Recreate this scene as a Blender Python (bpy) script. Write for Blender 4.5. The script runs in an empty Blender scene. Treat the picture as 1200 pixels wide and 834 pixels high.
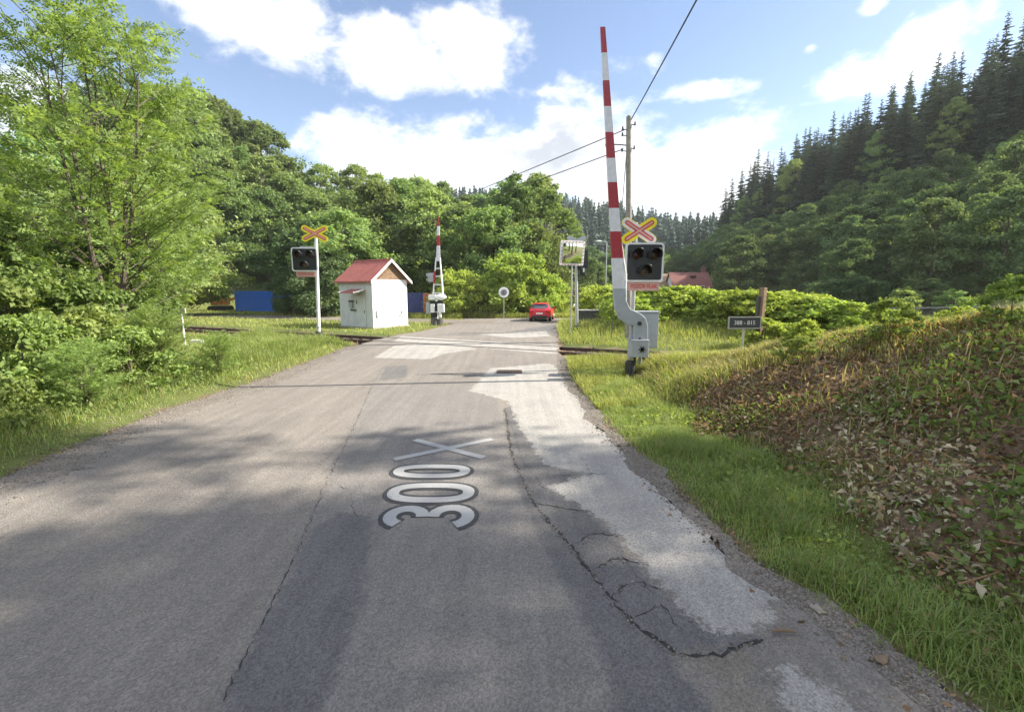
import bpy, math, random
import numpy as np
from mathutils import Vector, Matrix

R = math.radians
scene = bpy.context.scene
C = scene.collection
rnd = random.Random(7)

# ------------------------------------------------------------------ camera model
F, CU, CV, CAMH = 540.0, 600.0, 417.0, 2.5
PITCH = math.atan(77.0 / F)
cp, sp = math.cos(PITCH), math.sin(PITCH)

def ray(u, v):
    a, b = (u - CU) / F, (CV - v) / F
    return np.array([a, cp + b * sp, -sp + b * cp])

def at(u, v, y):
    d = ray(u, v)
    t = y / d[1]
    return Vector((d[0] * t, y, CAMH + d[2] * t))

def flat(u, v, z=0.0):
    d = ray(u, v)
    t = (z - CAMH) / d[2]
    return (d[0] * t, d[1] * t)

# ------------------------------------------------------------------ terrain
def sst(a, b, x):
    t = np.clip((x - a) / (b - a), 0, 1)
    return t * t * (3 - 2 * t)

RY = [-40, 0, 2.4, 4, 5.5, 8.3, 13.2, 16, 19.3, 23, 27, 31, 35, 60]
RX = [3.6, 3.0, 2.62, 2.1, 1.9, 1.62, 1.5, 1.7, 1.95, 2.3, 2.65, 3.1, 3.6, 7.0]
LY = [-40, 5.6, 9.5, 12.2, 18.7, 22.7, 26.8, 30, 33, 37, 60]
LX = [-6.4, -6.6, -7.1, -6.9, -7.0, -6.6, -5.8, -5.2, -4.6, -4.2, -4.0]
def xr(y): return np.interp(y, RY, RX)
def xl(y): return np.interp(y, LY, LX)
def track_y(x): return 19.7 - 0.47 * x
TC = 1 / math.hypot(1, 0.47)
TDIR = (TC, -0.47 * TC)
def dtrack(x, y): return (y - track_y(x)) * TC

def wav(x, y, s, ph=0.0):
    return (np.sin(x * s + 1.3 * np.sin(y * s * 0.7 + ph)) + np.sin(y * s * 1.13 + 1.7 * np.sin(x * s * 0.61 + 2 * ph) + ph)) * 0.5

FARY = 40.5     # where the road bends right
def road_mask(x, y):
    """signed distance-ish: > 0 outside the carriageway"""
    x = np.asarray(x, float); y = np.asarray(y, float)
    dm = np.maximum(x - xr(y), xl(y) - x)
    dm = np.where(y > 41.5, np.maximum(dm, y - 41.5), dm)
    # the stretch beyond the bend to the right and the side road to the left
    cy = 38.3 + 0.016 * np.clip(x - 1, 0, 60) ** 2
    db = np.where(x > 0, np.abs(y - cy) - 3.2, 99.0)
    cs = 37.0 - 0.33 * np.clip(x + 4, -60, 0)
    ds = np.where(x < -2, np.abs(y - cs) - 2.1, 99.0)
    return np.minimum(np.minimum(dm, db), ds)

def H(x, y):
    x = np.asarray(x, float); y = np.asarray(y, float)
    dr = road_mask(x, y)
    off = sst(0.0, 2.5, dr)
    d = dtrack(x, y)
    z = 0.10 * (1 - sst(1.6, 6.0, np.abs(d)))
    # shallow bed under the sleepers, off the carriageway
    z = z - 0.24 * (1 - sst(1.35, 2.1, np.abs(d))) * sst(0.0, 0.25, dr)
    # the bank on the right of the road
    ed = x - np.interp(y, [2, 4, 6, 10, 14], [3.6, 3.45, 3.75, 3.4, 3.2])
    m = np.clip(ed / 5.2, 0, 1.15); m = m * (1.55 - 0.55 * m)
    fade = np.clip((-1.7 - d) / 5.2, 0, 1) ** 0.9
    bank = 2.02 * m * fade
    bank = bank + (0.10 * wav(x, y, 1.9, 0.4) + 0.05 * wav(x, y, 4.7, 1.2)) * np.clip(ed / 1.2, 0, 1) * fade
    z = z + np.where(ed > 0, bank, 0)
    # raised verge on the right beyond the track
    z = z + 0.42 * sst(0.2, 4.5, x - xr(y)) * sst(1.6, 7.0, d) * (1 - sst(24, 40, x)) * (1 - sst(33.0, 36.2, y + 0.25 * np.clip(x - 4, 0, 40)))
    # left verge swells a little and falls away
    lv = xl(y) - x
    z = z + np.where((lv > 0) & (d < -1.5), 0.16 * sst(0, 1.2, lv) - 0.35 * sst(2.0, 7.0, lv), 0) * np.clip((-1.5 - d) / 4, 0, 1)
    # left hill
    hl = np.clip(-(x + 22) * 0.30 + (y - 62) * 0.16, 0, 60)
    z = z + 26 * (1 - np.exp(-hl / 26)) * sst(62, 86, y - 0.25 * (x + 20))
    # right hill
    s = x - 33 + 2.0 * wav(x, y, 0.06)
    hr = np.where(s > 0, s * s / (s + 9.0), 0) * 0.64
    hr = 38 * (1 - np.exp(-hr / 38 - (hr / 44) ** 3))
    z = z + hr * sst(18, 52, y + 0.15 * x) * (1 - 0.5 * sst(150, 220, y))
    # far hills across the valley
    z = z + (34 + 5 * wav(x, y, 0.02)) * sst(170, 330, y) * (1 - 0.55 * sst(20, 110, x) + 0.2 * sst(150, 260, x))
    z = z + 0.03 * wav(x, y, 0.9) * off
    return z

def h(x, y): return float(H(x, y))

def ground(u, v, y0=3.0, y1=400.0):
    d = ray(u, v)
    ts = np.linspace(y0, y1, 6000)
    x, y, z = d[0] * ts, d[1] * ts, CAMH + d[2] * ts
    g = H(x, y)
    i = int(np.argmax(z <= g))
    return Vector((x[i], y[i], g[i]))

# ------------------------------------------------------------------ materials
def new_mat(name):
    m = bpy.data.materials.new(name); m.use_nodes = True
    nt = m.node_tree
    for n in list(nt.nodes): nt.nodes.remove(n)
    return m, nt, nt.nodes.new('ShaderNodeOutputMaterial')

def N(nt, kind, **kw):
    n = nt.nodes.new('ShaderNode' + kind)
    for k, v in kw.items():
        if k in n.inputs: n.inputs[k].default_value = v
        else: setattr(n, k, v)
    return n

def mixcol(nt, fac, a, b, mode='MIX'):
    n = nt.nodes.new('ShaderNodeMix'); n.data_type = 'RGBA'; n.blend_type = mode
    for sock, v in ((n.inputs[0], fac), (n.inputs[6], a), (n.inputs[7], b)):
        if hasattr(v, 'links'): nt.links.new(v, sock)
        elif isinstance(v, (int, float)): sock.default_value = v
        else: sock.default_value = (*v, 1)
    return n.outputs[2]

def ramp(nt, src, a, b):
    n = N(nt, 'MapRange'); n.inputs[1].default_value = a; n.inputs[2].default_value = b
    nt.links.new(src, n.inputs[0]); return n.outputs[0]

def noise(nt, vec, scale, detail=4, rough=0.55, dist=0.0):
    n = N(nt, 'TexNoise'); n.inputs['Scale'].default_value = scale; n.inputs['Detail'].default_value = detail
    n.inputs['Roughness'].default_value = rough; n.inputs['Distortion'].default_value = dist
    if vec is not None: nt.links.new(vec, n.inputs['Vector'])
    return n.outputs['Fac']

def paint(name, col, rough=0.5, metal=0.0, var=0.25, scale=6.0, dirt=None, bump=0.0, spec=0.5, bscale=None):
    """painted or plain surface with uneven tone, dirt blotches and a little roughness change"""
    m, nt, out = new_mat(name)
    b = N(nt, 'BsdfPrincipled'); tc = N(nt, 'TexCoord'); v = tc.outputs['Object']
    n1 = noise(nt, v, scale, 6)
    dk = tuple(c * (1 - var) for c in col); lt = tuple(min(1, c * (1 + var * 0.5)) for c in col)
    c = mixcol(nt, ramp(nt, n1, 0.3, 0.7), dk, lt)
    if dirt:
        n2 = noise(nt, v, scale * 0.7, 8, 0.7)
        c = mixcol(nt, ramp(nt, n2, 0.55, 0.75), c, dirt)
    nt.links.new(c, b.inputs['Base Color'])
    b.inputs['Roughness'].default_value = rough; b.inputs['Metallic'].default_value = metal
    b.inputs['Specular IOR Level'].default_value = spec
    if bump:
        bp = N(nt, 'Bump'); bp.inputs['Strength'].default_value = bump; bp.inputs['Distance'].default_value = 0.02
        nt.links.new(noise(nt, v, bscale or scale * 4, 6), bp.inputs['Height']); nt.links.new(bp.outputs[0], b.inputs['Normal'])
    nt.links.new(b.outputs[0], out.inputs[0])
    return m

def leaf_mat(name, a, b, trans=0.35, gloss=0.03, objvar=0.25, third=None, boost=(1.82, 1.60, 2.75)):
    """leaf: colour differs from leaf to leaf and from plant to plant; lets light through"""
    a = tuple(x * k for x, k in zip(a, boost)); b = tuple(x * k for x, k in zip(b, boost))
    m, nt, out = new_mat(name)
    g = N(nt, 'NewGeometry'); oi = N(nt, 'ObjectInfo')
    c = mixcol(nt, g.outputs['Random Per Island'], a, b)
    if third:
        mm = N(nt, 'Math', operation='MULTIPLY'); mm.inputs[1].default_value = 7.31; nt.links.new(g.outputs['Random Per Island'], mm.inputs[0])
        fr = N(nt, 'Math', operation='FRACT'); nt.links.new(mm.outputs[0], fr.inputs[0])
        c = mixcol(nt, ramp(nt, fr.outputs[0], third[1], third[1] + 0.1), c, third[0])
    hs = N(nt, 'HueSaturation')
    mr = N(nt, 'MapRange'); mr.inputs[3].default_value = 1 - objvar; mr.inputs[4].default_value = 1 + objvar
    nt.links.new(oi.outputs['Random'], mr.inputs[0]); nt.links.new(mr.outputs[0], hs.inputs['Value'])
    mh = N(nt, 'MapRange'); mh.inputs[3].default_value = 0.5 - objvar * 0.085; mh.inputs[4].default_value = 0.5 + objvar * 0.06
    m2 = N(nt, 'Math', operation='MULTIPLY'); m2.inputs[1].default_value = 13.7; nt.links.new(oi.outputs['Random'], m2.inputs[0])
    f2 = N(nt, 'Math', operation='FRACT'); nt.links.new(m2.outputs[0], f2.inputs[0]); nt.links.new(f2.outputs[0], mh.inputs[0])
    nt.links.new(mh.outputs[0], hs.inputs['Hue']); nt.links.new(c, hs.inputs['Color'])
    d = N(nt, 'BsdfDiffuse'); t = N(nt, 'BsdfTranslucent'); gl = N(nt, 'BsdfGlossy'); gl.inputs['Roughness'].default_value = 0.6
    gl.inputs['Color'].default_value = (0.45, 0.55, 0.35, 1)
    nt.links.new(hs.outputs[0], d.inputs[0])
    tcol = mixcol(nt, 1.0, hs.outputs[0], (1.25, 1.25, 0.55), 'MULTIPLY'); nt.links.new(tcol, t.inputs[0])
    mx = N(nt, 'MixShader'); mx.inputs[0].default_value = trans
    nt.links.new(d.outputs[0], mx.inputs[1]); nt.links.new(t.outputs[0], mx.inputs[2])
    mg = N(nt, 'MixShader'); mg.inputs[0].default_value = gloss
    nt.links.new(mx.outputs[0], mg.inputs[1]); nt.links.new(gl.outputs[0], mg.inputs[2])
    nt.links.new(mg.outputs[0], out.inputs[0])
    return m

M = {}
M['bark'] = paint('bark', (0.13, 0.105, 0.08), 0.9, var=0.5, scale=9, bump=0.6)
M['bark_pale'] = paint('bark_pale', (0.22, 0.19, 0.14), 0.9, var=0.5, scale=9, bump=0.6)
M['leaf_ash'] = leaf_mat('leaf_ash', (0.09, 0.16, 0.03), (0.19, 0.28, 0.055), 0.5, objvar=0.12)
M['leaf_maple'] = leaf_mat('leaf_maple', (0.062, 0.11, 0.019), (0.135, 0.195, 0.034), 0.42, objvar=0.15)
M['leaf_wood'] = leaf_mat('leaf_wood', (0.072, 0.130, 0.029), (0.150, 0.225, 0.051), 0.45, objvar=0.34)
M['leaf_dark'] = leaf_mat('leaf_dark', (0.042, 0.082, 0.025), (0.105, 0.160, 0.042), 0.40, objvar=0.28)
M['leaf_bright'] = leaf_mat('leaf_bright', (0.125, 0.205, 0.026), (0.265, 0.35, 0.05), 0.42, objvar=0.12)
M['leaf_young'] = leaf_mat('leaf_young', (0.11, 0.195, 0.045), (0.22, 0.32, 0.075), 0.48, objvar=0.25)
M['needles'] = leaf_mat('needles', (0.022, 0.042, 0.019), (0.062, 0.092, 0.034), 0.25, 0.02, objvar=0.42)
M['needles_far'] = leaf_mat('needles_far', (0.022, 0.042, 0.024), (0.045, 0.072, 0.036), 0.2, 0.02, objvar=0.2)
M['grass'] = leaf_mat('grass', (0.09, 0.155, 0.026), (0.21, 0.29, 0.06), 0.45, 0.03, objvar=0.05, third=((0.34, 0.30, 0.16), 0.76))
M['grass_sun'] = leaf_mat('grass_sun', (0.12, 0.18, 0.03), (0.25, 0.30, 0.06), 0.42, 0.02, objvar=0.05, third=((0.36, 0.30, 0.14), 0.76))  # lit copy of the grass: sunlight put into a yellower blade colour
M['grass_dry'] = leaf_mat('grass_dry', (0.29, 0.265, 0.11), (0.52, 0.45, 0.26), 0.4, 0.02, objvar=0.05, third=((0.16, 0.22, 0.05), 0.7), boost=(1, 1, 1))
M['leaf_dead'] = leaf_mat('leaf_dead', (0.15, 0.088, 0.055), (0.42, 0.265, 0.155), 0.25, 0.03, objvar=0.05, third=((0.27, 0.21, 0.16), 0.68), boost=(1, 1, 1))
M['leaf_pale'] = leaf_mat('leaf_pale', (0.34, 0.28, 0.20), (0.66, 0.58, 0.44), 0.25, 0.03, objvar=0.05, third=((0.20, 0.26, 0.09), 0.70), boost=(1, 1, 1))
M['leaf_weed'] = leaf_mat('leaf_weed', (0.072, 0.122, 0.022), (0.165, 0.235, 0.045), 0.42, 0.02, objvar=0.2)

M['white'] = paint('white_enamel', (0.78, 0.79, 0.80), 0.4, var=0.08, dirt=(0.55, 0.53, 0.48))
M['grey'] = paint('grey_paint', (0.36, 0.385, 0.42), 0.45, var=0.12, scale=5, dirt=(0.28, 0.28, 0.28))
M['galv'] = paint('galvanised_steel', (0.52, 0.53, 0.54), 0.4, 0.55, var=0.15, scale=14)
M['dark_metal'] = paint('dark_iron', (0.05, 0.05, 0.052), 0.6, 0.3, var=0.3)
M['black'] = paint('black_paint', (0.022, 0.023, 0.026), 0.35, var=0.2)
M['board'] = paint('signal_board', (0.032, 0.036, 0.044), 0.25, var=0.2)
M['red'] = paint('signal_red', (0.36, 0.022, 0.035), 0.4, var=0.18, scale=12, dirt=(0.28, 0.08, 0.08))
M['bandwhite'] = paint('band_white', (0.70, 0.70, 0.74), 0.4, var=0.12, scale=8, dirt=(0.52, 0.52, 0.54))
M['yellow'] = paint('fluorescent_yellow', (0.86, 0.74, 0.03), 0.45, var=0.06)
M['redlens'] = paint('red_lens', (0.045, 0.012, 0.010), 0.12, var=0.2)
M['clearlens'] = paint('amber_lens', (0.085, 0.055, 0.035), 0.12, var=0.2)
M['signred'] = paint('sign_red', (0.62, 0.06, 0.05), 0.4, var=0.12)
M['pinkred'] = paint('faded_red', (0.62, 0.20, 0.16), 0.5, var=0.15)
M['plate'] = paint('plate_faded', (0.66, 0.40, 0.36), 0.5, var=0.15)
M['concrete'] = paint('concrete', (0.40, 0.38, 0.35), 0.9, var=0.25, bump=0.5)
M['concrete_dark'] = paint('concrete_dark', (0.10, 0.095, 0.085), 0.9, var=0.35, bump=0.5)
M['pole'] = paint('weathered_pole', (0.30, 0.28, 0.25), 0.85, var=0.3, scale=5, bump=0.3)
M['wood_old'] = paint('old_wood', (0.25, 0.17, 0.11), 0.85, var=0.4, scale=7, bump=0.5)
M['rust'] = paint('rusty_steel', (0.12, 0.075, 0.055), 0.8, 0.2, var=0.45, scale=10)
M['railhead'] = paint('rail_head', (0.16, 0.13, 0.115), 0.45, 0.6, var=0.3, scale=10)
M['sleeper'] = paint('sleeper_wood', (0.105, 0.075, 0.055), 0.9, var=0.5, scale=6, bump=0.6)
M['stone'] = paint('stone', (0.36, 0.31, 0.26), 0.9, var=0.4, scale=3, bump=0.7)
M['roofred'] = paint('red_roof_sheet', (0.34, 0.10, 0.08), 0.65, var=0.25, scale=3, dirt=(0.24, 0.10, 0.085))
M['rooftile'] = paint('old_red_tiles', (0.20, 0.075, 0.06), 0.8, var=0.3, scale=2)
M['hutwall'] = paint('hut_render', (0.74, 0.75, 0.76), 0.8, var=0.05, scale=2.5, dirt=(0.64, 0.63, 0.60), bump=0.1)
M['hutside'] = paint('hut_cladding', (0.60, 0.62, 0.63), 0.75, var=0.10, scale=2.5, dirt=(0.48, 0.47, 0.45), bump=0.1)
M['gablewood'] = paint('gable_boards', (0.23, 0.145, 0.085), 0.85, var=0.5, scale=8, dirt=(0.13, 0.08, 0.05))
M['blue'] = paint('blue_container', (0.045, 0.19, 0.80), 0.45, var=0.10, scale=2)
M['blue_dull'] = paint('dull_blue', (0.05, 0.065, 0.19), 0.6, var=0.2)
M['orange'] = paint('orange_brown', (0.50, 0.17, 0.085), 0.6, var=0.25)
M['orange_bright'] = paint('orange_paint', (0.75, 0.24, 0.06), 0.5, var=0.2)
M['carred'] = paint('car_red', (0.62, 0.018, 0.032), 0.22, var=0.05, spec=0.6)
M['glass'] = paint('dark_glass', (0.05, 0.06, 0.075), 0.06, var=0.1, spec=0.8)
M['rubber'] = paint('rubber', (0.02, 0.02, 0.021), 0.8, var=0.2)
M['taillight'] = paint('tail_light', (0.42, 0.012, 0.02), 0.15, var=0.1)
M['wire'] = paint('wire_black', (0.045, 0.045, 0.05), 0.6, var=0.1)
M['signgrey'] = paint('sign_grey', (0.30, 0.30, 0.33), 0.5, var=0.25, scale=9)
M['nameplate'] = paint('nameplate_slate', (0.055, 0.060, 0.075), 0.45, var=0.2)
M['mirror'] = paint('mirror_glass', (0.86, 0.88, 0.90), 0.02, 1.0, var=0.02)
M['dirt'] = paint('bare_dirt', (0.24, 0.17, 0.11), 0.95, var=0.4, scale=3, bump=0.7)
M['sandpale'] = paint('pale_sand', (0.52, 0.48, 0.42), 0.95, var=0.2, scale=4, bump=0.5)
def worn_paint(name, col, amount, under=(0.165, 0.155, 0.15)):
    m, nt, out = new_mat(name)
    b = N(nt, 'BsdfPrincipled'); b.inputs['Roughness'].default_value = .8; v = N(nt, 'TexCoord').outputs['Object']
    n1 = noise(nt, v, 38, 6, .75); n2 = noise(nt, v, 3, 5, .6)
    ad = N(nt, 'Math', operation='ADD'); nt.links.new(n1, ad.inputs[0]); k = N(nt, 'Math', operation='MULTIPLY'); nt.links.new(n2, k.inputs[0]); k.inputs[1].default_value = .6; nt.links.new(k.outputs[0], ad.inputs[1])
    c = mixcol(nt, ramp(nt, n2, .3, .7), tuple(x * .85 for x in col), col)
    c = mixcol(nt, ramp(nt, ad.outputs[0], amount, amount + .16), c, under)
    nt.links.new(c, b.inputs['Base Color'])
    bp = N(nt, 'Bump'); bp.inputs['Strength'].default_value = .5; bp.inputs['Distance'].default_value = .006; nt.links.new(n1, bp.inputs['Height']); nt.links.new(bp.outputs[0], b.inputs['Normal'])
    nt.links.new(b.outputs[0], out.inputs[0]); return m
M['paintwhite'] = worn_paint('road_paint', (0.37, 0.366, 0.358), .88)
M['paintedge'] = worn_paint('road_paint_edge', (0.050, 0.050, 0.052), .90, (0.11, 0.107, 0.107))
M['crack'] = paint('road_crack_and_shadow', (0.035, 0.033, 0.033), 0.95, var=0.3, scale=20)
M['slot'] = paint('flange_slot', (0.055, 0.045, 0.04), 0.9, var=0.3, scale=10)

# ------------------------------------------------------------------ mesh helpers
def mesh_np(name, verts, groups, mats, parent=None, smooth=False, matidx=None):
    """verts (n,3) array, groups = list of (m,k) index arrays"""
    me = bpy.data.meshes.new(name)
    verts = np.asarray(verts, np.float32)
    me.vertices.add(len(verts)); me.vertices.foreach_set('co', verts.ravel())
    loops = np.concatenate([g.ravel() for g in groups]).astype(np.int32)
    sizes = np.concatenate([np.full(len(g), g.shape[1], np.int32) for g in groups])
    starts = np.concatenate([[0], np.cumsum(sizes)[:-1]]).astype(np.int32)
    me.loops.add(len(loops)); me.loops.foreach_set('vertex_index', loops)
    me.polygons.add(len(sizes)); me.polygons.foreach_set('loop_start', starts)
    if matidx is not None: me.polygons.foreach_set('material_index', np.asarray(matidx, np.int32))
    if smooth: me.polygons.foreach_set('use_smooth', np.ones(len(sizes), bool))
    me.update(calc_edges=True)
    if not isinstance(mats, (list, tuple)): mats = [mats]
    for m in mats: me.materials.append(m)
    o = bpy.data.objects.new(name, me); C.objects.link(o)
    if parent: o.parent = parent
    return o

class MB:
    """collects simple solids into one mesh"""
    def __init__(s): s.v, s.f, s.m = [], [], []
    def add(s, vs, fs, mi=0):
        b = len(s.v); s.v += [tuple(v) for v in vs]; s.f += [tuple(i + b for i in f) for f in fs]; s.m += [mi] * len(fs); return s
    def box(s, c, d, rot=None, mi=0):
        x, y, z = d[0] / 2, d[1] / 2, d[2] / 2
        vs = [Vector(p) for p in ((-x, -y, -z), (x, -y, -z), (x, y, -z), (-x, y, -z), (-x, -y, z), (x, -y, z), (x, y, z), (-x, y, z))]
        if rot is not None: vs = [rot @ p for p in vs]
        vs = [p + Vector(c) for p in vs]
        return s.add(vs, [(3, 2, 1, 0), (4, 5, 6, 7), (0, 1, 5, 4), (1, 2, 6, 5), (2, 3, 7, 6), (3, 0, 4, 7)], mi)
    def cyl(s, p0, p1, r0, r1=None, n=14, mi=0):
        return s.tube([p0, p1], [r0, r0 if r1 is None else r1], n, mi)
    def tube(s, pts, rad, n=10, mi=0, caps=True):
        pts = [Vector(p) for p in pts]
        if not isinstance(rad, (list, tuple)): rad = [rad] * len(pts)
        vs, fs = [], []; prev = None
        for i, p in enumerate(pts):
            t = (pts[min(i + 1, len(pts) - 1)] - pts[max(i - 1, 0)]).normalized()
            a = prev - t * prev.dot(t) if prev is not None else t.orthogonal()
            a.normalize(); prev = a; b = t.cross(a)
            for k in range(n):
                w = 2 * math.pi * k / n
                vs.append(p + (a * math.cos(w) + b * math.sin(w)) * rad[i])
        for i in range(len(pts) - 1):
            for k in range(n):
                fs.append((i * n + k, i * n + (k + 1) % n, (i + 1) * n + (k + 1) % n, (i + 1) * n + k))
        if caps:
            fs.append(tuple(reversed(range(n)))); fs.append(tuple((len(pts) - 1) * n + k for k in range(n)))
        return s.add(vs, fs, mi)
    def prism(s, poly, y0, y1, mi=0):
        """outline in x,z extruded along y"""
        n = len(poly)
        vs = [(x, y0, z) for x, z in poly] + [(x, y1, z) for x, z in poly]
        fs = [tuple(range(n)), tuple(reversed(range(n, 2 * n)))] + [((i + 1) % n, i, n + i, n + (i + 1) % n) for i in range(n)]
        return s.add(vs, fs, mi)
    def sphere(s, c, r, n=12, m=8, sc=(1, 1, 1), mi=0):
        vs, fs = [], []
        for i in range(m + 1):
            for k in range(n):
                a, b = math.pi * i / m, 2 * math.pi * k / n
                vs.append((c[0] + r * sc[0] * math.sin(a) * math.cos(b), c[1] + r * sc[1] * math.sin(a) * math.sin(b), c[2] + r * sc[2] * math.cos(a)))
        for i in range(m):
            for k in range(n):
                fs.append((i * n + k, (i + 1) * n + k, (i + 1) * n + (k + 1) % n, i * n + (k + 1) % n))
        return s.add(vs, fs, mi)
    def build(s, name, mats, parent=None, bevel=0.0, smooth=False):
        me = bpy.data.meshes.new(name); me.from_pydata(s.v, [], s.f)
        if not isinstance(mats, (list, tuple)): mats = [mats]
        for m in mats: me.materials.append(m)
        me.polygons.foreach_set('material_index', s.m)
        if smooth: me.polygons.foreach_set('use_smooth', [True] * len(s.f))
        me.update()
        o = bpy.data.objects.new(name, me); C.objects.link(o)
        if parent: o.parent = parent
        if bevel:
            b = o.modifiers.new('Bevel', 'BEVEL'); b.width = bevel; b.segments = 2; b.limit_method = 'ANGLE'; b.angle_limit = R(40)
        if smooth and not bevel:
            try: me.set_sharp_from_angle(angle=R(42))
            except Exception: pass
        return o

def tag(o, label=None, cat=None, group=None, kind=None):
    if label: o['label'] = label
    if cat: o['category'] = cat
    if group: o['group'] = group
    if kind: o['kind'] = kind
    return o

def thing(name, label, cat, loc, rz=0.0, group=None):
    o = bpy.data.objects.new(name, None); C.objects.link(o)
    o.empty_display_size = 0.2
    o.location = loc; o.rotation_euler = (0, 0, rz)
    return tag(o, label, cat, group)

def copy_tree(o, parent=None):
    c = o.copy(); C.objects.link(c)
    if parent: c.parent = parent
    for ch in list(o.children): copy_tree(ch, c)
    return c

def text_mesh(name, s, size, mat, parent, loc, rot=(R(90), 0, 0), depth=0.004, fit=None, bold=0.0):
    cu = bpy.data.curves.new(name, 'FONT'); cu.body = s; cu.size = size; cu.align_x = 'CENTER'; cu.align_y = 'CENTER'
    cu.extrude = depth; cu.offset = bold
    t = bpy.data.objects.new(name, cu); C.objects.link(t)
    dg = bpy.context.evaluated_depsgraph_get(); dg.update()
    me = bpy.data.meshes.new_from_object(t.evaluated_get(dg))
    C.objects.unlink(t); bpy.data.objects.remove(t)
    o = bpy.data.objects.new(name, me); C.objects.link(o)
    me.materials.clear(); me.materials.append(mat)
    o.parent = parent; o.location = loc; o.rotation_euler = rot
    if fit:
        xs = [v.co.x for v in me.vertices]; w = max(xs) - min(xs)
        for v in me.vertices: v.co.x *= fit / w
    return o
# ------------------------------------------------------------------ ground sheet
def spaced(segs):
    out = []
    for a, b, st in segs:
        out += list(np.arange(a, b, st))
    return np.array(out)
gx = spaced([(-700, -400, 60), (-400, -120, 14), (-120, -40, 3.5), (-40, -14, 0.9), (-14, -4, 0.35), (-4, 1, 0.6), (1, 12, 0.13), (12, 30, 0.6), (30, 130, 2.5), (130, 400, 12), (400, 701, 60)])
gy = spaced([(-700, -300, 60), (-300, -40, 16), (-40, -2, 1.5), (-2, 14, 0.16), (14, 32, 0.3), (32, 48, 0.5), (48, 160, 2.5), (160, 420, 8), (420, 701, 40)])
GX, GY = np.meshgrid(gx, gy)
# three nested clearances: keep the sheet 3 cm under the carriageway it carries
GZ = H(GX, GY) - 0.03 * (road_mask(GX, GY) < 0.25)
nx, ny = len(gx), len(gy)
idx = np.arange(nx * ny).reshape(ny, nx)
quads = np.stack([idx[:-1, :-1], idx[:-1, 1:], idx[1:, 1:], idx[1:, :-1]], -1).reshape(-1, 4)

def ground_mat():
    m, nt, out = new_mat('verge_soil')
    b = N(nt, 'BsdfPrincipled'); b.inputs['Roughness'].default_value = 1; b.inputs['Specular IOR Level'].default_value = 0.1
    v = N(nt, 'TexCoord').outputs['Object']
    big = noise(nt, v, 0.18, 5); mid = noise(nt, v, 1.4, 7, 0.65); fine = noise(nt, v, 22, 5, 0.7)
    green = mixcol(nt, ramp(nt, mid, 0.3, 0.7), (0.09, 0.115, 0.035), (0.19, 0.215, 0.07))
    soil = mixcol(nt, ramp(nt, fine, 0.3, 0.7), (0.10, 0.072, 0.05), (0.28, 0.20, 0.135))
    at_ = N(nt, 'Attribute'); at_.attribute_name = 'bare'
    c = mixcol(nt, ramp(nt, big, 0.35, 0.7), green, (0.12, 0.135, 0.045))
    ad = N(nt, 'Math', operation='ADD'); nt.links.new(at_.outputs['Fac'], ad.inputs[0])
    sc = N(nt, 'MapRange'); sc.inputs[1].default_value = 0.3; sc.inputs[2].default_value = 0.7; sc.inputs[3].default_value = -0.3; sc.inputs[4].default_value = 0.3
    nt.links.new(mid, sc.inputs[0]); nt.links.new(sc.outputs[0], ad.inputs[1])
    c = mixcol(nt, ramp(nt, ad.outputs[0], 0.4, 0.7), c, soil)
    nt.links.new(c, b.inputs['Base Color'])
    bp = N(nt, 'Bump'); bp.inputs['Strength'].default_value = 0.8; bp.inputs['Distance'].default_value = 0.06
    nt.links.new(fine, bp.inputs['Height']); nt.links.new(bp.outputs[0], b.inputs['Normal'])
    nt.links.new(b.outputs[0], out.inputs[0])
    return m
ter = mesh_np('ground', np.stack([GX, GY, GZ], -1).reshape(-1, 3), [quads], ground_mat(), smooth=True)
tag(ter, 'grassy valley floor with verges, bank and hillsides', 'ground', kind='structure')
dr_ = road_mask(GX, GY); ed_ = GX - np.interp(GY, [2, 4, 6, 10, 14], [3.6, 3.45, 3.75, 3.4, 3.2])
bare = np.zeros_like(GX)
bare = np.maximum(bare, (1 - sst(0.0, 0.6, dr_)))                              # worn edge beside the asphalt
bare = np.maximum(bare, sst(-0.2, 0.5, ed_) * sst(2.3, 4.2, -dtrack(GX, GY)) * (GX < 16) * (GY > -6))   # the cleared bank
bare = np.maximum(bare, 0.9 * (1 - sst(1.3, 2.3, np.abs(dtrack(GX, GY)))))     # track bed
a_ = ter.data.attributes.new('bare', 'FLOAT', 'POINT'); a_.data.foreach_set('value', bare.ravel().astype(np.float32))

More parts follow.
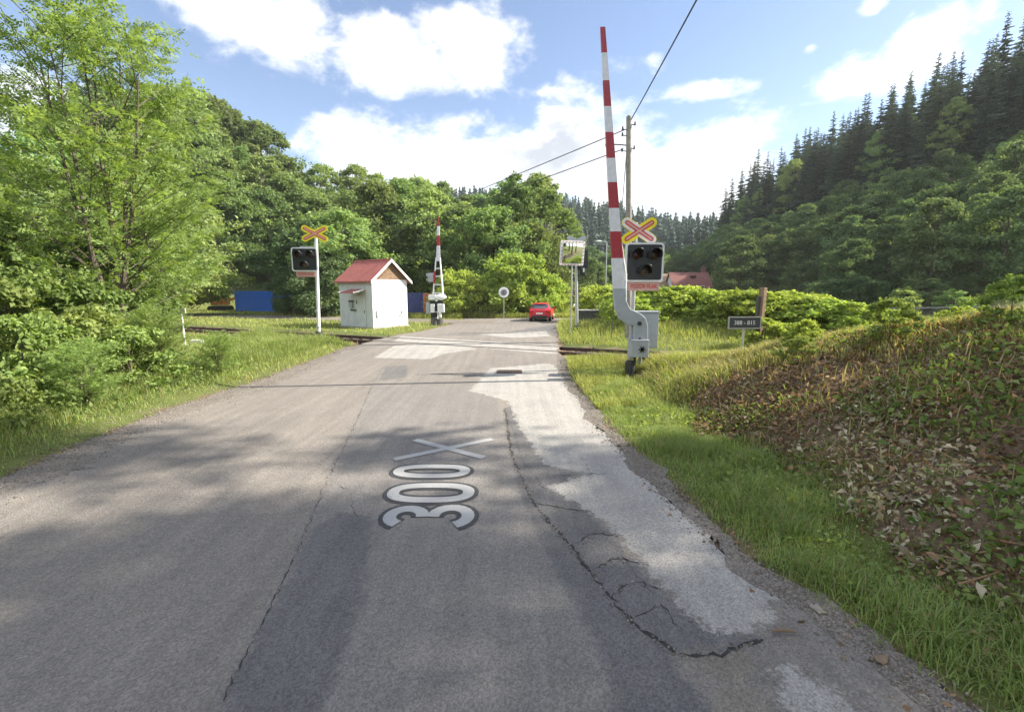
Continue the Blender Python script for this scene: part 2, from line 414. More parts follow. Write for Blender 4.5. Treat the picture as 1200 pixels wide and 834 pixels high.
# ------------------------------------------------------------------ roads
def asphalt(name, c0, c1, c2, grain=0.5, patches=False):
    """worn asphalt: aggregate, stains, and (for the carriageway) the outlines of its repairs with broken edges"""
    m, nt, out = new_mat(name)
    b = N(nt, 'BsdfPrincipled'); b.inputs['Roughness'].default_value = 0.9; b.inputs['Specular IOR Level'].default_value = 0.25
    v = N(nt, 'TexCoord').outputs['Object']
    mp = N(nt, 'Mapping'); mp.inputs['Scale'].default_value = (1, 0.28, 1); nt.links.new(v, mp.inputs[0])
    big = noise(nt, mp.outputs[0], 0.55, 6, 0.6, 0.6); med = noise(nt, v, 2.2, 8, 0.7)
    vo = N(nt, 'TexVoronoi'); vo.inputs['Scale'].default_value = 75; nt.links.new(v, vo.inputs['Vector'])
    fine = noise(nt, v, 130, 3, 0.7); edge = noise(nt, v, 7, 9, 0.75); stain = noise(nt, v, 0.9, 7, 0.65, 0.8)
    mp2 = N(nt, 'Mapping'); mp2.inputs['Scale'].default_value = (5.5, 0.25, 1); nt.links.new(v, mp2.inputs[0]); tyre = noise(nt, mp2.outputs[0], 1.0, 3, 0.5)
    c = mixcol(nt, ramp(nt, big, 0.35, 0.65), c0, c1)
    c = mixcol(nt, ramp(nt, med, 0.5, 0.72), c, c2)
    def sdmask(attr, w, spread):
        a = N(nt, 'Attribute'); a.attribute_name = attr
        e = N(nt, 'MapRange'); e.inputs[1].default_value = .25; e.inputs[2].default_value = .75; e.inputs[3].default_value = -spread; e.inputs[4].default_value = spread; nt.links.new(edge, e.inputs[0])
        ad = N(nt, 'Math', operation='ADD'); nt.links.new(a.outputs['Fac'], ad.inputs[0]); nt.links.new(e.outputs[0], ad.inputs[1])
        r_ = N(nt, 'MapRange', interpolation_type='SMOOTHSTEP'); r_.inputs[1].default_value = -w; r_.inputs[2].default_value = w; nt.links.new(ad.outputs[0], r_.inputs[0])
        return r_.outputs[0], ad.outputs[0]
    if patches:
        for attr, w, spread, a_, b_ in (('mid', .10, .10, (0.166, 0.154, 0.143), (0.197, 0.182, 0.167)), ('dark', .05, .10, (0.112, 0.107, 0.105), (0.150, 0.142, 0.136)),
                                      ('pale', .03, .16, (0.265, 0.25, 0.23), (0.335, 0.318, 0.29)), ('grav', .04, .12, (0.13, 0.115, 0.095), (0.23, 0.205, 0.17))):
            mk, sd_ = sdmask(attr, w, spread)
            pc = mixcol(nt, ramp(nt, stain, .3, .7), a_, b_)
            if attr == 'pale':      # old tar film showing through in flecks
                wear = N(nt, 'Math', operation='MULTIPLY'); nt.links.new(ramp(nt, edge, .60, .74), wear.inputs[0]); wear.inputs[1].default_value = .55
                pc = mixcol(nt, wear.outputs[0], pc, (0.17, 0.165, 0.16))
            c = mixcol(nt, mk, c, pc)
        st = N(nt, 'Math', operation='MULTIPLY'); nt.links.new(ramp(nt, stain, .56, .78), st.inputs[0]); st.inputs[1].default_value = .45
        c = mixcol(nt, st.outputs[0], c, (0.10, 0.095, 0.09))
        ty = mixcol(nt, ramp(nt, tyre, .35, .65), (.92,) * 3, (1.07,) * 3); c = mixcol(nt, 1.0, c, ty, 'MULTIPLY')
    sp_ = mixcol(nt, ramp(nt, vo.outputs['Color'], 0.0, 1.0), (1 - grain * 0.6,) * 3, (1 + grain * 0.8,) * 3)
    c = mixcol(nt, 1.0, c, sp_, 'MULTIPLY')
    sp2 = mixcol(nt, ramp(nt, fine, 0.3, 0.7), (1 - grain * 0.5,) * 3, (1 + grain * 0.5,) * 3)
    c = mixcol(nt, 1.0, c, sp2, 'MULTIPLY')
    nt.links.new(c, b.inputs['Base Color'])
    bp = N(nt, 'Bump'); bp.inputs['Strength'].default_value = 0.6; bp.inputs['Distance'].default_value = 0.008
    nt.links.new(vo.outputs['Distance'], bp.inputs['Height'])
    bp2 = N(nt, 'Bump'); bp2.inputs['Strength'].default_value = 0.4; bp2.inputs['Distance'].default_value = 0.03
    nt.links.new(med, bp2.inputs['Height']); nt.links.new(bp.outputs[0], bp2.inputs['Normal']); nt.links.new(bp2.outputs[0], b.inputs['Normal'])
    nt.links.new(b.outputs[0], out.inputs[0])
    return m
M['asphalt'] = asphalt('asphalt', (0.170, 0.153, 0.136), (0.205, 0.184, 0.162), (0.218, 0.195, 0.168), 0.5, True)
M['gravel'] = asphalt('edge_gravel', (0.14, 0.122, 0.105), (0.19, 0.165, 0.14), (0.115, 0.10, 0.085), 0.9)

LIFT = 0.006
def strip_sheet(name, ys, lf, rf, mat, n=16, lift=LIFT, jag=0.0, seed=1):
    r = np.random.default_rng(seed); vs = []
    jl = np.cumsum(r.normal(0, 1, len(ys))); jr = np.cumsum(r.normal(0, 1, len(ys)))
    for i, y in enumerate(ys):
        a = lf(y) - jag * (math.sin(y * 2.3) + 0.7 * math.sin(y * 5.1 + 1) + 0.5 * r.normal()); b_ = rf(y) + jag * (math.sin(y * 1.9 + 2) + 0.7 * math.sin(y * 4.3) + 0.5 * r.normal())
        for x in np.linspace(a, b_, n): vs.append((x, y))
    vs = np.array(vs); z = Hroad(vs[:, 0], vs[:, 1]) + lift
    ii = np.arange(len(vs)).reshape(len(ys), n)
    q = np.stack([ii[:-1, :-1], ii[:-1, 1:], ii[1:, 1:], ii[1:, :-1]], -1).reshape(-1, 4)
    return mesh_np(name, np.column_stack([vs, z]), [q], mat, smooth=True)
def Hroad(x, y):
    d = dtrack(np.asarray(x, float), np.asarray(y, float))
    return 0.10 * (1 - sst(1.6, 6.0, np.abs(d)))
ys = np.concatenate([np.arange(-40, -2, 1.0), np.arange(-2, 18, 0.07), np.arange(18, 41.01, 0.15)])
rd = strip_sheet('road', ys, lambda y: float(xl(y)), lambda y: float(xr(y)), M['asphalt'], n=130, jag=0.05)
tag(rd, 'worn grey asphalt road running over the level crossing', 'road', kind='structure')
# the bend to the right and the side road
def ribbon(name, pts, w, mat, lift):
    vs = []
    for i, p in enumerate(pts):
        a = np.array(pts[max(i - 1, 0)]); b_ = np.array(pts[min(i + 1, len(pts) - 1)])
        t = (b_ - a) / np.linalg.norm(b_ - a); nrm = np.array([-t[1], t[0]])
        for s in np.linspace(-1, 1, 9): vs.append(np.array(p) + nrm * s * w)
    vs = np.array(vs); z = np.maximum(H(vs[:, 0], vs[:, 1]), 0) + lift
    ii = np.arange(len(vs)).reshape(len(pts), 9)
    q = np.stack([ii[:-1, :-1], ii[1:, :-1], ii[1:, 1:], ii[:-1, 1:]], -1).reshape(-1, 4)
    return mesh_np(name, np.column_stack([vs, z]), [q], mat, smooth=True)
bend = ribbon('road_bend', [(x, 38.3 + 0.016 * max(x - 1, 0) ** 2) for x in np.arange(-1.5, 45, 1.0)], 3.1, M['asphalt'], 0.016)
tag(bend, 'road bending away to the right beyond the crossing', 'road', kind='structure')
side = ribbon('side_road', [(x, 37.0 - 0.33 * min(x + 4, 0)) for x in np.arange(-1.0, -46, -1.0)], 2.1, M['gravel'], 0.012)
tag(side, 'gravel side road leaving to the left behind the hut', 'track', kind='structure')

REPAIRS = [
    ('mid', [(438, 452), (575, 452), (598, 520), (640, 620), (720, 760), (740, 834), (730, 880), (180, 900), (262, 820), (330, 690), (380, 570)]),
    ('dark', [(262, 820), (300, 745), (345, 660), (362, 622), (400, 600), (436, 606), (428, 680), (410, 745), (395, 800), (370, 870), (250, 900)]),
    ('dark', [(590, 478), (640, 468), (650, 520), (690, 600), (770, 690), (830, 735), (890, 745), (870, 775), (780, 768), (840, 834), (880, 880), (700, 880), (712, 790), (690, 740), (640, 650), (605, 570)]),
    ('pale', [(575, 432), (645, 428), (676, 448), (706, 487), (776, 548), (856, 625), (916, 690), (900, 728), (862, 742), (820, 735), (780, 690), (715, 615), (642, 570), (690, 556), (640, 545), (608, 500), (596, 470), (550, 458)]),
    ('pale', [(905, 786), (930, 783), (975, 810), (1010, 850), (930, 850)]),
    ('pale', [(438, 420), (462, 408), (520, 404), (560, 412), (520, 417), (505, 422)]),
    ('pale', [(560, 392), (640, 388), (645, 394), (600, 397)]),
    ('pale', [(470, 396), (655, 408), (652, 418), (560, 410), (460, 404)]),
    ('dark', [(452, 430), (478, 428), (476, 442), (444, 446)]),
    ('dark', [(600, 388), (652, 380), (648, 388), (575, 394)]),
    ('grav', [(792, 768), (850, 760), (886, 762), (878, 800), (905, 850), (840, 870), (838, 800)]),
    ('dark', [(700, 505), (716, 508), (722, 530), (708, 528)]),
]
co = np.zeros(len(rd.data.vertices) * 3, np.float32); rd.data.vertices.foreach_get('co', co); co = co.reshape(-1, 3)[:, :2].astype(float)
fields = {k: np.full(len(co), -0.6) for k in ('mid', 'dark', 'pale', 'grav')}
for kind_, px in REPAIRS:
    poly = np.array([flat(u, v) for u, v in px]); nxt = np.roll(poly, -1, 0); dmin = np.full(len(co), 9.0); ins = np.zeros(len(co), bool)
    for a, b_ in zip(poly, nxt):
        e = b_ - a; t = np.clip(((co - a) @ e) / max(e @ e, 1e-9), 0, 1); dmin = np.minimum(dmin, np.linalg.norm(co - a - t[:, None] * e, axis=1))
        cr = (a[1] > co[:, 1]) != (b_[1] > co[:, 1])
        with np.errstate(divide='ignore', invalid='ignore'): xi = (b_[0] - a[0]) * (co[:, 1] - a[1]) / (b_[1] - a[1]) + a[0]
        ins ^= cr & (co[:, 0] < xi)
    fields[kind_] = np.maximum(fields[kind_], np.clip(np.where(ins, dmin, -dmin), -.6, .6))
for k, f_ in fields.items():
    at_ = rd.data.attributes.new(k, 'FLOAT', 'POINT'); at_.data.foreach_set('value', f_.astype(np.float32))
# gravel shoulders
gl = strip_sheet('road_shoulder', np.arange(-6, 20.0, 0.12), lambda y: float(xl(y)) - 0.35, lambda y: float(xl(y)) + 0.30, M['gravel'], n=5, lift=LIFT + .003, jag=0.16, seed=5)
tag(gl, 'loose brown gravel along the left road edge', 'shoulder', kind='structure')
gr = strip_sheet('road_shoulder', np.arange(-6, 17.0, 0.1), lambda y: float(xr(y)) - 0.07, lambda y: float(xr(y)) + 0.20, M['gravel'], n=5, lift=LIFT + .003, jag=0.06, seed=9)
tag(gr, 'dirty gravel along the right road edge', 'shoulder', kind='structure')

def crack(px, w=0.018, lift=LIFT + .004, seed=0):
    r = random.Random(seed); pts = [Vector((*flat(u, v), 0)) for u, v in px]; ln = []
    for a, b_ in zip(pts, pts[1:]):
        k = max(2, int((b_ - a).length / 0.045))
        for j in range(k): ln.append(a.lerp(b_, j / k) + Vector((r.gauss(0, .013), r.gauss(0, .013), 0)))
    ln.append(pts[-1]); vs, fs = [], []
    for i, p in enumerate(ln):
        t = (ln[min(i + 1, len(ln) - 1)] - ln[max(i - 1, 0)]).normalized(); nn = Vector((-t.y, t.x, 0)); ww = w * (.15 + 2.0 * r.random() ** 2.2)
        for s in (-1, 1):
            q = p + nn * ww * s; vs.append((q.x, q.y, float(Hroad(q.x, q.y)) + lift))
        if i: fs.append((2 * i - 2, 2 * i - 1, 2 * i + 1, 2 * i))
    return vs, fs
cm = MB()
cracks = [([(450, 428), (436, 452), (415, 500), (385, 560), (350, 640), (300, 745), (262, 822)], .010), ([(592, 480), (600, 535), (625, 590), (668, 640), (705, 690), (740, 730), (790, 765)], .028),
          ([(790, 766), (830, 768), (870, 758), (895, 750)], .022), ([(625, 590), (650, 594), (690, 600)], .012), ([(668, 640), (695, 625), (730, 628)], .012), ([(690, 668), (720, 655), (752, 660)], .012),
          ([(715, 700), (745, 682), (775, 690)], .012), ([(735, 728), (770, 712), (812, 730)], .010), ([(652, 558), (690, 556), (708, 556)], .008), ([(720, 640), (760, 690), (800, 740)], .007),
          ([(384, 560), (410, 576), (418, 610)], .006), ([(300, 452), (400, 454), (470, 456)], .010), ([(680, 535), (692, 556), (690, 572)], .007), ([(600, 500), (612, 540), (640, 575)], .006)]  # the near-level line left of centre is the barrier arm's shadow, drawn dark
for i, (p, w) in enumerate(cracks):
    v_, f_ = crack(p, w * .42, seed=i); cm.add(v_, f_)
tag(cm.build('road_crack_and_shadow', M['crack']), 'open cracks crossing the worn asphalt and one painted thin cast shadow', 'cracks', kind='structure')

# painted number 300 and the cross
P3 = lambda px: [flat(u, v) for u, v in px]
def bar(a, b_, w): 
    a, b_ = Vector((*a, 0)), Vector((*b_, 0)); t = (b_ - a).normalized(); n = Vector((-t.y, t.x, 0)) * w / 2
    return [tuple((q.x, q.y)) for q in (a + n, b_ + n, b_ - n, a - n)]
def flat_strip(mb, pts, w0, closed, lift, flatend=True):
    n = len(pts); vs, fs = [], []
    for i, p in enumerate(pts):
        a = Vector(pts[(i - 1) % n] if closed or i else pts[0]); b_ = Vector(pts[(i + 1) % n] if closed or i < n - 1 else pts[-1])
        t = (b_ - a).normalized(); nn = Vector((-t.y, t.x)) * w0
        for s in (-1, 1):
            q = Vector(p) + nn * s; vs.append((q.x, q.y, float(Hroad(q.x, q.y)) + lift))
    for i in range(n if closed else n - 1):
        j = (i + 1) % n; fs.append((2 * i, 2 * i + 1, 2 * j + 1, 2 * j))
    fs = [tuple(reversed(f)) for f in fs]
    mb.add(vs, fs)
def oval(cx_, cy_, rx, ry, n=36, p=2.6):
    out = []
    for k in range(n):
        a = 2 * math.pi * k / n; c_, s_ = math.cos(a), math.sin(a)
        out.append((cx_ + rx * math.copysign(abs(c_) ** (2 / p), c_), cy_ + ry * math.copysign(abs(s_) ** (2 / p), s_)))
    return out
def digit_box(u0, v0, u1, v1):     # picture corners of one glyph -> road rectangle
    vc = (v0 + v1) / 2; x0, _ = flat(u0, vc); x1, _ = flat(u1, vc); _, ya = flat(500, v1); _, yb = flat(500, v0)
    return (x0 + x1) / 2, (ya + yb) / 2, (x1 - x0) / 2, (yb - ya) / 2
wm, em = MB(), MB()
S_, EW = 0.072, 0.125
for k, bx in enumerate([(461, 545, 551, 561), (454, 567, 556, 590)]):
    c0, c1, r0, r1 = digit_box(*bx); ring = oval(c0, c1, r0 - S_, r1 - S_)
    flat_strip(wm, ring, S_, True, LIFT + .011); flat_strip(em, ring, EW, True, LIFT + .0055 + .001 * k)
c0, c1, r0, r1 = digit_box(446, 592, 559, 620)
g = []; g2 = []
# the 3 lies on its back: its top is to the left, its open side faces the viewer
for k in range(15):
    a = R(250 - k * (250 + 5) / 14); g.append((c0 - r0 * 0.47 + (r0 * 0.47 - S_) * math.cos(a), c1 - 0.05 * r1 + (r1 * 0.92 - S_) * math.sin(a)))
for k in range(15):
    a = R(185 - k * (185 + 70) / 14); g2.append((c0 + r0 * 0.45 + (r0 * 0.50 - S_) * math.cos(a), c1 - 0.05 * r1 + (r1 - S_) * math.sin(a)))
for k, q_ in enumerate((g, g2)): flat_strip(wm, q_, S_, False, LIFT + .011 + .001 * k); flat_strip(em, q_, EW, False, LIFT + .0075 + .0009 * k)
num = thing('road_number', 'white number 300 with dark outline and a pale cross painted on the road', 'road marking', (0, 0, 0))
em.build('outline', M['paintedge'], num); wm.build('lettering', M['paintwhite'], num)
xm = MB()
for i, (a, b_) in enumerate((((462, 539), (577, 515)), ((486, 516), (567, 537)))):
    q = bar(flat(*a), flat(*b_), 0.13)
    flat_strip(xm, [(np.array(flat(*a)) * (1 - t) + np.array(flat(*b_)) * t).tolist() for t in np.linspace(0, 1, 8)], 0.068, False, LIFT + .009 + .0008 * i)
tag(xm.build('cross', M['paintwhite'], num))
num['kind'] = 'structure'

# drain grate
gp_ = flat(597, 435, 0.03)
dg_ = thing('drain_grate', 'rusty slotted drain grate let into the pale asphalt before the rails', 'drain grate', (gp_[0], gp_[1], float(Hroad(*gp_)) + .02))
fr = MB()
for sx in (-.36, .36): fr.box((sx, 0, 0), (.05, .46, .02))
for sy in (-.205, .205): fr.box((0, sy, 0), (.67, .05, .018))
fr.build('frame', M['rust'], dg_)
sl = MB()
for k in range(9): sl.box((-.29 + k * .0725, 0, -.002), (.035, .36, .016))
sl.build('slats', M['rust'], dg_)
MB().box((0, 0, -.012), (.67, .36, .008)).build('pit', M['black'], dg_)

# ------------------------------------------------------------------ railway track
trk = thing('railway_track', 'single rusty railway track on wooden sleepers crossing the road', 'railway track', (0, 19.7, 0), math.atan2(TDIR[1], TDIR[0]))
L0, L1 = -46.0, 30.0
def railmesh(off):
    mb = MB()
    prof = [(-.065, -.045), (.065, -.045), (.065, -.03), (.012, -.02), (.012, .05), (.036, .06), (.036, .1), (-.036, .1), (-.036, .06), (-.012, .05), (-.012, -.02), (-.065, -.03)]
    n = len(prof); xs = [L0, L1]
    vs = [(x, off + p, z + .012) for x in xs for p, z in prof]
    fs = [(i, (i + 1) % n, n + (i + 1) % n, n + i) for i in range(n)]
    mb.add(vs, fs, 0); mb.m[6] = 1
    return mb
for off in (-.75, .75): railmesh(off).build('rail', [M['rust'], M['railhead']], trk)
# which stretch of it is in the carriageway
inroad = lambda s: -8.2 < s < 2.6
sm0 = None; r = random.Random(5); ns = 0
s = L0
while s < L1:
    wx = s * TDIR[0]; wy = 19.7 + s * TDIR[1]
    if float(road_mask(wx, wy)) > 0.3 and ns < 100:
        if sm0 is None:
            sm0 = MB().box((0, 0, 0), (.25, 2.5, .15)).build('sleeper', M['sleeper'], trk, bevel=.015); o = sm0
        else:
            o = sm0.copy(); C.objects.link(o)
        o.location = (s, r.uniform(-.04, .04), -.112); o.rotation_euler = (0, 0, r.gauss(0, .012)); ns += 1
    s += 0.68
xs_ = np.linspace(-7.6, 2.4, 22)
for off in (-.75, .75):
  for dy_ in (-.085, .085):
    cl = MB()
    for k in range(len(xs_) - 1):
        x0, x1 = xs_[k], xs_[k + 1]; cl.box(((x0 + x1) / 2, off + dy_, .104), (x1 - x0, .07, .012))
    cl.build('flange_slot', M['slot'], trk)

# ballast stones: uncountable
def rocks(n, posf, size, seed, name, mat, label):
    r = np.random.default_rng(seed)
    base = np.array([(1, 0, 0), (-.9, .1, 0), (0, 1, .1), (.1, -.9, 0), (0, .1, .8), (0, 0, -.7)])
    tri = np.array([(0, 2, 4), (2, 1, 4), (1, 3, 4), (3, 0, 4), (2, 0, 5), (1, 2, 5), (3, 1, 5), (0, 3, 5)])
    p = posf(r, n); n = len(p)
    sc = size * (0.5 + r.random((n, 1, 1))) * (0.7 + 0.6 * r.random((n, 1, 3)))
    a = r.random(n) * 6.28; ca, sa = np.cos(a), np.sin(a)
    v = np.broadcast_to(base, (n, 6, 3)) * (0.75 + 0.5 * r.random((n, 6, 1))) * sc
    v = np.stack([v[..., 0] * ca[:, None] - v[..., 1] * sa[:, None], v[..., 0] * sa[:, None] + v[..., 1] * ca[:, None], v[..., 2]], -1)
    v = v + p[:, None, :]
    f = (tri[None] + (np.arange(n) * 6)[:, None, None]).reshape(-1, 3)
    o = mesh_np(name, v.reshape(-1, 3), [f], mat)
    return tag(o, label, 'stones', kind='stuff')
def trackpos(r, n):
    s = r.uniform(-40, 28, n); t = r.normal(0, .95, n)
    x = s * TDIR[0] - t * TDIR[1]; y = 19.7 + s * TDIR[1] + t * TDIR[0]
    k = (road_mask(x, y) > .25) & (np.abs(t) < 1.9)
    x, y = x[k], y[k]; return np.column_stack([x, y, H(x, y) + .015])
M['stonevar'] = leaf_mat('ballast_stone', (0.11, 0.075, 0.055), (0.27, 0.21, 0.165), 0.0, 0.02, 0.05, boost=(1, 1, 1))
rocks(16000, trackpos, .045, 11, 'ballast', M['stonevar'], 'brown stone ballast between the sleepers')
M['gritvar'] = leaf_mat('grit_stone', (0.12, 0.105, 0.09), (0.30, 0.27, 0.235), 0.0, 0.02, 0.05, boost=(1, 1, 1))
def gritpos(r, n):
    y = r.uniform(1.5, 16, n); k = r.random(n) < .5
    x = np.where(k, xr(y) + r.normal(.06, .09, n), xl(y) + r.normal(0.05, .28, n))
    return np.column_stack([x, y, np.maximum(H(x, y), Hroad(x, y)) + .008])
def crumbpos(r, n):
    out = []
    for px, w in cracks[1:7]:
        p = np.array([flat(u, v) for u, v in px])
        for a, b_ in zip(p[:-1], p[1:]):
            k = int(np.linalg.norm(b_ - a) * 60 * (w / .028)); t = r.random((k, 1)); out.append(a + (b_ - a) * t + r.normal(0, .028, (k, 2)))
    o = np.concatenate(out); return np.column_stack([o, Hroad(o[:, 0], o[:, 1]) + LIFT + .003])
rocks(1, crumbpos, .010, 13, 'gravel', M['gritvar'], 'crumbs of broken asphalt along the open cracks')
rocks(9000, gritpos, .013, 12, 'gravel', M['gritvar'], 'loose grit along both road edges')
# ------------------------------------------------------------------ crossbuck, signals
def bar_prism(mb, half, w, ang, y0, y1, mi=0, rnd_end=True):
    """flat arm of a crossbuck with rounded ends, turned by ang in the x,z plane"""
    pts = []; r_ = w / 2
    for k in range(7):
        a = -math.pi / 2 + math.pi * k / 6; pts.append((half - r_ + r_ * math.cos(a), r_ * math.sin(a)))
    for k in range(7):
        a = math.pi / 2 + math.pi * k / 6; pts.append((-half + r_ + r_ * math.cos(a), r_ * math.sin(a)))
    ca, sa = math.cos(ang), math.sin(ang)
    mb.prism([(x * ca - z * sa, x * sa + z * ca) for x, z in pts], y0, y1, mi)

def crossbuck(parent, loc, half=0.58, scale=1.0, ang=R(33), white_arm=True):
    root = MB()
    for i, a in enumerate((ang, -ang)): bar_prism(root, half, .30, a, -.006 - .0012 * i, .012 + .0012 * i)
    b = root.build('crossbuck', M['yellow'], parent); b.location = loc; b.scale = (scale,) * 3
    w = MB(); bar_prism(w, half - .012, .27, -ang, -.0115, -.0075)
    if white_arm: w.build('backing_stripe', M['white'], b)
    e = MB()
    for i, a in enumerate((ang, -ang)): bar_prism(e, half - .085, .135, a, -.0165 - .0022 * i, -.0125)
    e.build('border_stripe', M['signred'], b)
    c = MB()
    for i, a in enumerate((ang, -ang)): bar_prism(c, half - .125, .055, a, -.0225 - .0012 * i, -.0195)
    c.build('centre_stripe', M['plate'], b)
    return b

def rrect(w, h_, r_, n=5):
    pts = []
    for cx_, cz, a0 in ((w / 2 - r_, h_ / 2 - r_, 0), (-w / 2 + r_, h_ / 2 - r_, 90), (-w / 2 + r_, -h_ / 2 + r_, 180), (w / 2 - r_, -h_ / 2 + r_, 270)):
        for k in range(n + 1):
            a = R(a0 + 90 * k / n); pts.append((cx_ + r_ * math.cos(a), cz + r_ * math.sin(a)))
    return pts

def light_board(parent, loc, w=1.05, h_=1.05):
    """dark square board with a pale rounded rim and three hooded lamps"""
    mb = MB().prism(rrect(w, h_, .09), -.02, .02)
    b = mb.build('signal_board', M['board'], parent); b.location = loc
    out, inn = rrect(w + .06, h_ + .06, .11), rrect(w - .05, h_ - .05, .07); n = len(out)
    rim = MB()
    vs = [(x, y, z) for y in (-.045, .03) for pts in (out, inn) for x, z in pts]
    fs = []
    for i in range(n):
        j = (i + 1) % n
        fs += [(j, i, n + i, n + j), (2 * n + i, 2 * n + j, 3 * n + j, 3 * n + i), (i, j, 2 * n + j, 2 * n + i), (n + j, n + i, 3 * n + i, 3 * n + j)]
    rim.add(vs, fs); rim.build('board_rim', M['white'], b)
    for (x, z, m) in ((-.255, .21, 'redlens'), (.255, .21, 'redlens'), (0, -.25, 'clearlens')):
        s = w / 1.05
        lens = MB().cyl((x * s, -.024, z * s), (x * s, -.075, z * s), .135 * s, .13 * s, 20).sphere((x * s, -.07, z * s), .125 * s, 16, 8, (1, .28, 1)).build('signal_lamp', M[m], b, smooth=True)
        hood = MB(); vs, fs = [], []; K = 13
        for k in range(K):
            a = R(-25 + 230 * k / (K - 1))
            for rr_, y in ((.165, -.02), (.172, -.30 - .10 * math.sin(max(0, a)))):
                vs.append((x * s + rr_ * s * math.cos(a), y * s, z * s + rr_ * s * math.sin(a)))
        for k in range(K - 1): fs.append((2 * k, 2 * k + 1, 2 * k + 3, 2 * k + 2))
        hood.add(vs, fs); ho = hood.build('lamp_hood', M['black'], b, smooth=True)
        so = ho.modifiers.new('Solidify', 'SOLIDIFY'); so.thickness = .012
    return b

def name_board(parent, loc, w=.92, h_=.27):
    b = MB().prism(rrect(w, h_, .03), -.012, .012).build('warning_plate', M['plate'], parent); b.location = loc
    text_mesh('lettering', 'POZOR VLAK', .17, M['signred'], b, (0, -.0165, -.005), fit=w * .86, bold=.002)
    return b

# --- right-hand signal
sy = 14.4
def z_at(v, y): return at(600, v, y).z
gx_, gz_ = at(742.5, 340, sy).x, h(at(742.5, 340, sy).x, sy)
sig = thing('crossing_signal', 'crossing signal with dark lamp board right of the road, behind the near raised barrier', 'crossing signal', (gx_, sy, gz_))
zt = z_at(262, sy) - gz_
mast = MB().cyl((0, 0, 0), (0, 0, zt), .062, .055, 14)
mast.cyl((0, 0, 0), (0, 0, .12), .13, .13, 14).cyl((0, 0, zt), (0, 0, zt + .03), .06, .03, 14)
mast.build('mast', M['galv'], sig, smooth=True)
cbx = at(748, 271, sy); crossbuck(sig, (cbx.x - gx_, -.10, cbx.z - gz_), .60)
lb = at(752.5, 308, sy); light_board(sig, (lb.x - gx_, -.22, lb.z - gz_), 1.10, 1.10)
npb = at(752, 335.5, sy); name_board(sig, (npb.x - gx_, -.20, npb.z - gz_), .94, .27)
for c_, d_ in (((.12, -.10, lb.z - gz_ + .25), (.46, .05, .06)), ((.12, -.10, lb.z - gz_ - .25), (.46, .05, .06)), ((.05, -.05, cbx.z - gz_), (.12, .1, .06))): MB().box(c_, d_).build('bracket', M['galv'], sig)

# --- left-hand signal (shares the design, board hangs left of the leaning mast)
lsy = 22.6; bx_ = at(374, 400, lsy).x; bz_ = at(374, 402, lsy).z
sig2 = thing('crossing_signal', 'white crossing signal with yellow crossbuck at the left road edge before the rails', 'crossing signal', (bx_, lsy, bz_), R(8))
tp = at(367.5, 274, lsy)
top = Vector((tp.x - bx_ + .10, 0, tp.z - bz_))
MB().tube([(0, 0, 0), tuple(top)], [.085, .075], 14).build('mast', M['white'], sig2, smooth=True)
bs = MB().cyl((0, 0, -.1), (.02, 0, .58), .21, .18, 14).box((0, 0, .1), (.46, .40, .24))
bs.build('mast_base', M['dark_metal'], sig2, bevel=.01)
MB().cyl((-.01, 0, 1.55), (-.01, 0, 1.65), .11, .11, 12).build('clamp', M['galv'], sig2)
MB().cyl((0, 0, .75), (0, 0, .83), .115, .115, 12).build('clamp', M['galv'], sig2)
crossbuck(sig2, (top.x - .03, -.11, top.z), .66, 1.0, R(28), white_arm=False)
lb2 = at(356, 304.5, lsy); light_board(sig2, (lb2.x - bx_ + .12, -.18, lb2.z - bz_), 1.12, 1.06)
n2 = at(357, 321.5, lsy); name_board(sig2, (n2.x - bx_ + .12, -.14, n2.z - bz_), .86, .24)
for c_, d_ in (((-.30, -.06, lb2.z - bz_ + .3), (.62, .06, .07)), ((-.30, -.06, lb2.z - bz_ - .3), (.62, .06, .07)), ((-.35, .05, lb2.z - bz_ + .60), (.5, .3, .05))): MB().box(c_, d_).build('bracket', M['galv'], sig2)

# --- raised barrier on the right
by = 13.0; b0 = at(738, 443, by); bz = h(b0.x, by) - .02
bar_ = thing('crossing_barrier', 'tall raised red and white barrier on a grey gooseneck drive in the right verge', 'barrier', (b0.x, by, bz))
def L(u, v):          # picture point on the plane of the drive, in the barrier's own frame
    p = at(u, v, by); return (p.x - b0.x, p.z - bz)
foot = MB(); p0, p1 = L(738.5, 445), L(738.5, 424)
foot.cyl((p0[0], 0, p0[1] - .2), (p1[0], 0, p1[1]), .145, .14, 18).cyl((p1[0], 0, p1[1]), (p1[0], 0, p1[1] + .05), .12, .10, 18).box((p1[0] + .14, .06, p1[1] - .2), (.06, .1, .7))
foot.build('foot', M['dark_metal'], bar_, bevel=.012)
a, b_ = L(737, 427), L(757, 376)
col = MB().box((L(740, 405)[0], .06, (L(0, 421)[1] + L(0, 396)[1]) / 2), (.14, .2, L(0, 396)[1] - L(0, 421)[1]))
col.box((L(745.6, 405)[0], .10, (L(0, 402)[1] + L(0, 372)[1]) / 2), (.34, .22, L(0, 372)[1] - L(0, 402)[1]))
col.box((L(752, 405)[0], .12, L(0, 420)[1]), (.09, .10, .34))
col.build('drive_column', M['grey'], bar_, bevel=.02)
bxc, bzc = L(747.5, 408)
bx1 = MB().box((bxc, -.08, bzc), (.50, .30, .46)).box((bxc, -.08, bzc + .245), (.52, .32, .03))
dbx = bx1.build('drive_box', M['grey'], bar_, bevel=.02)
hd = MB().cyl((bxc + .05, -.232, bzc), (bxc + .05, -.265, bzc), .045, .045, 12)
for k in range(3): hd.box((bxc + .05, -.255, bzc), (.19, .02, .03), Matrix.Rotation(R(60 * k), 3, 'Y'))
hd.build('handle', M['black'], dbx)
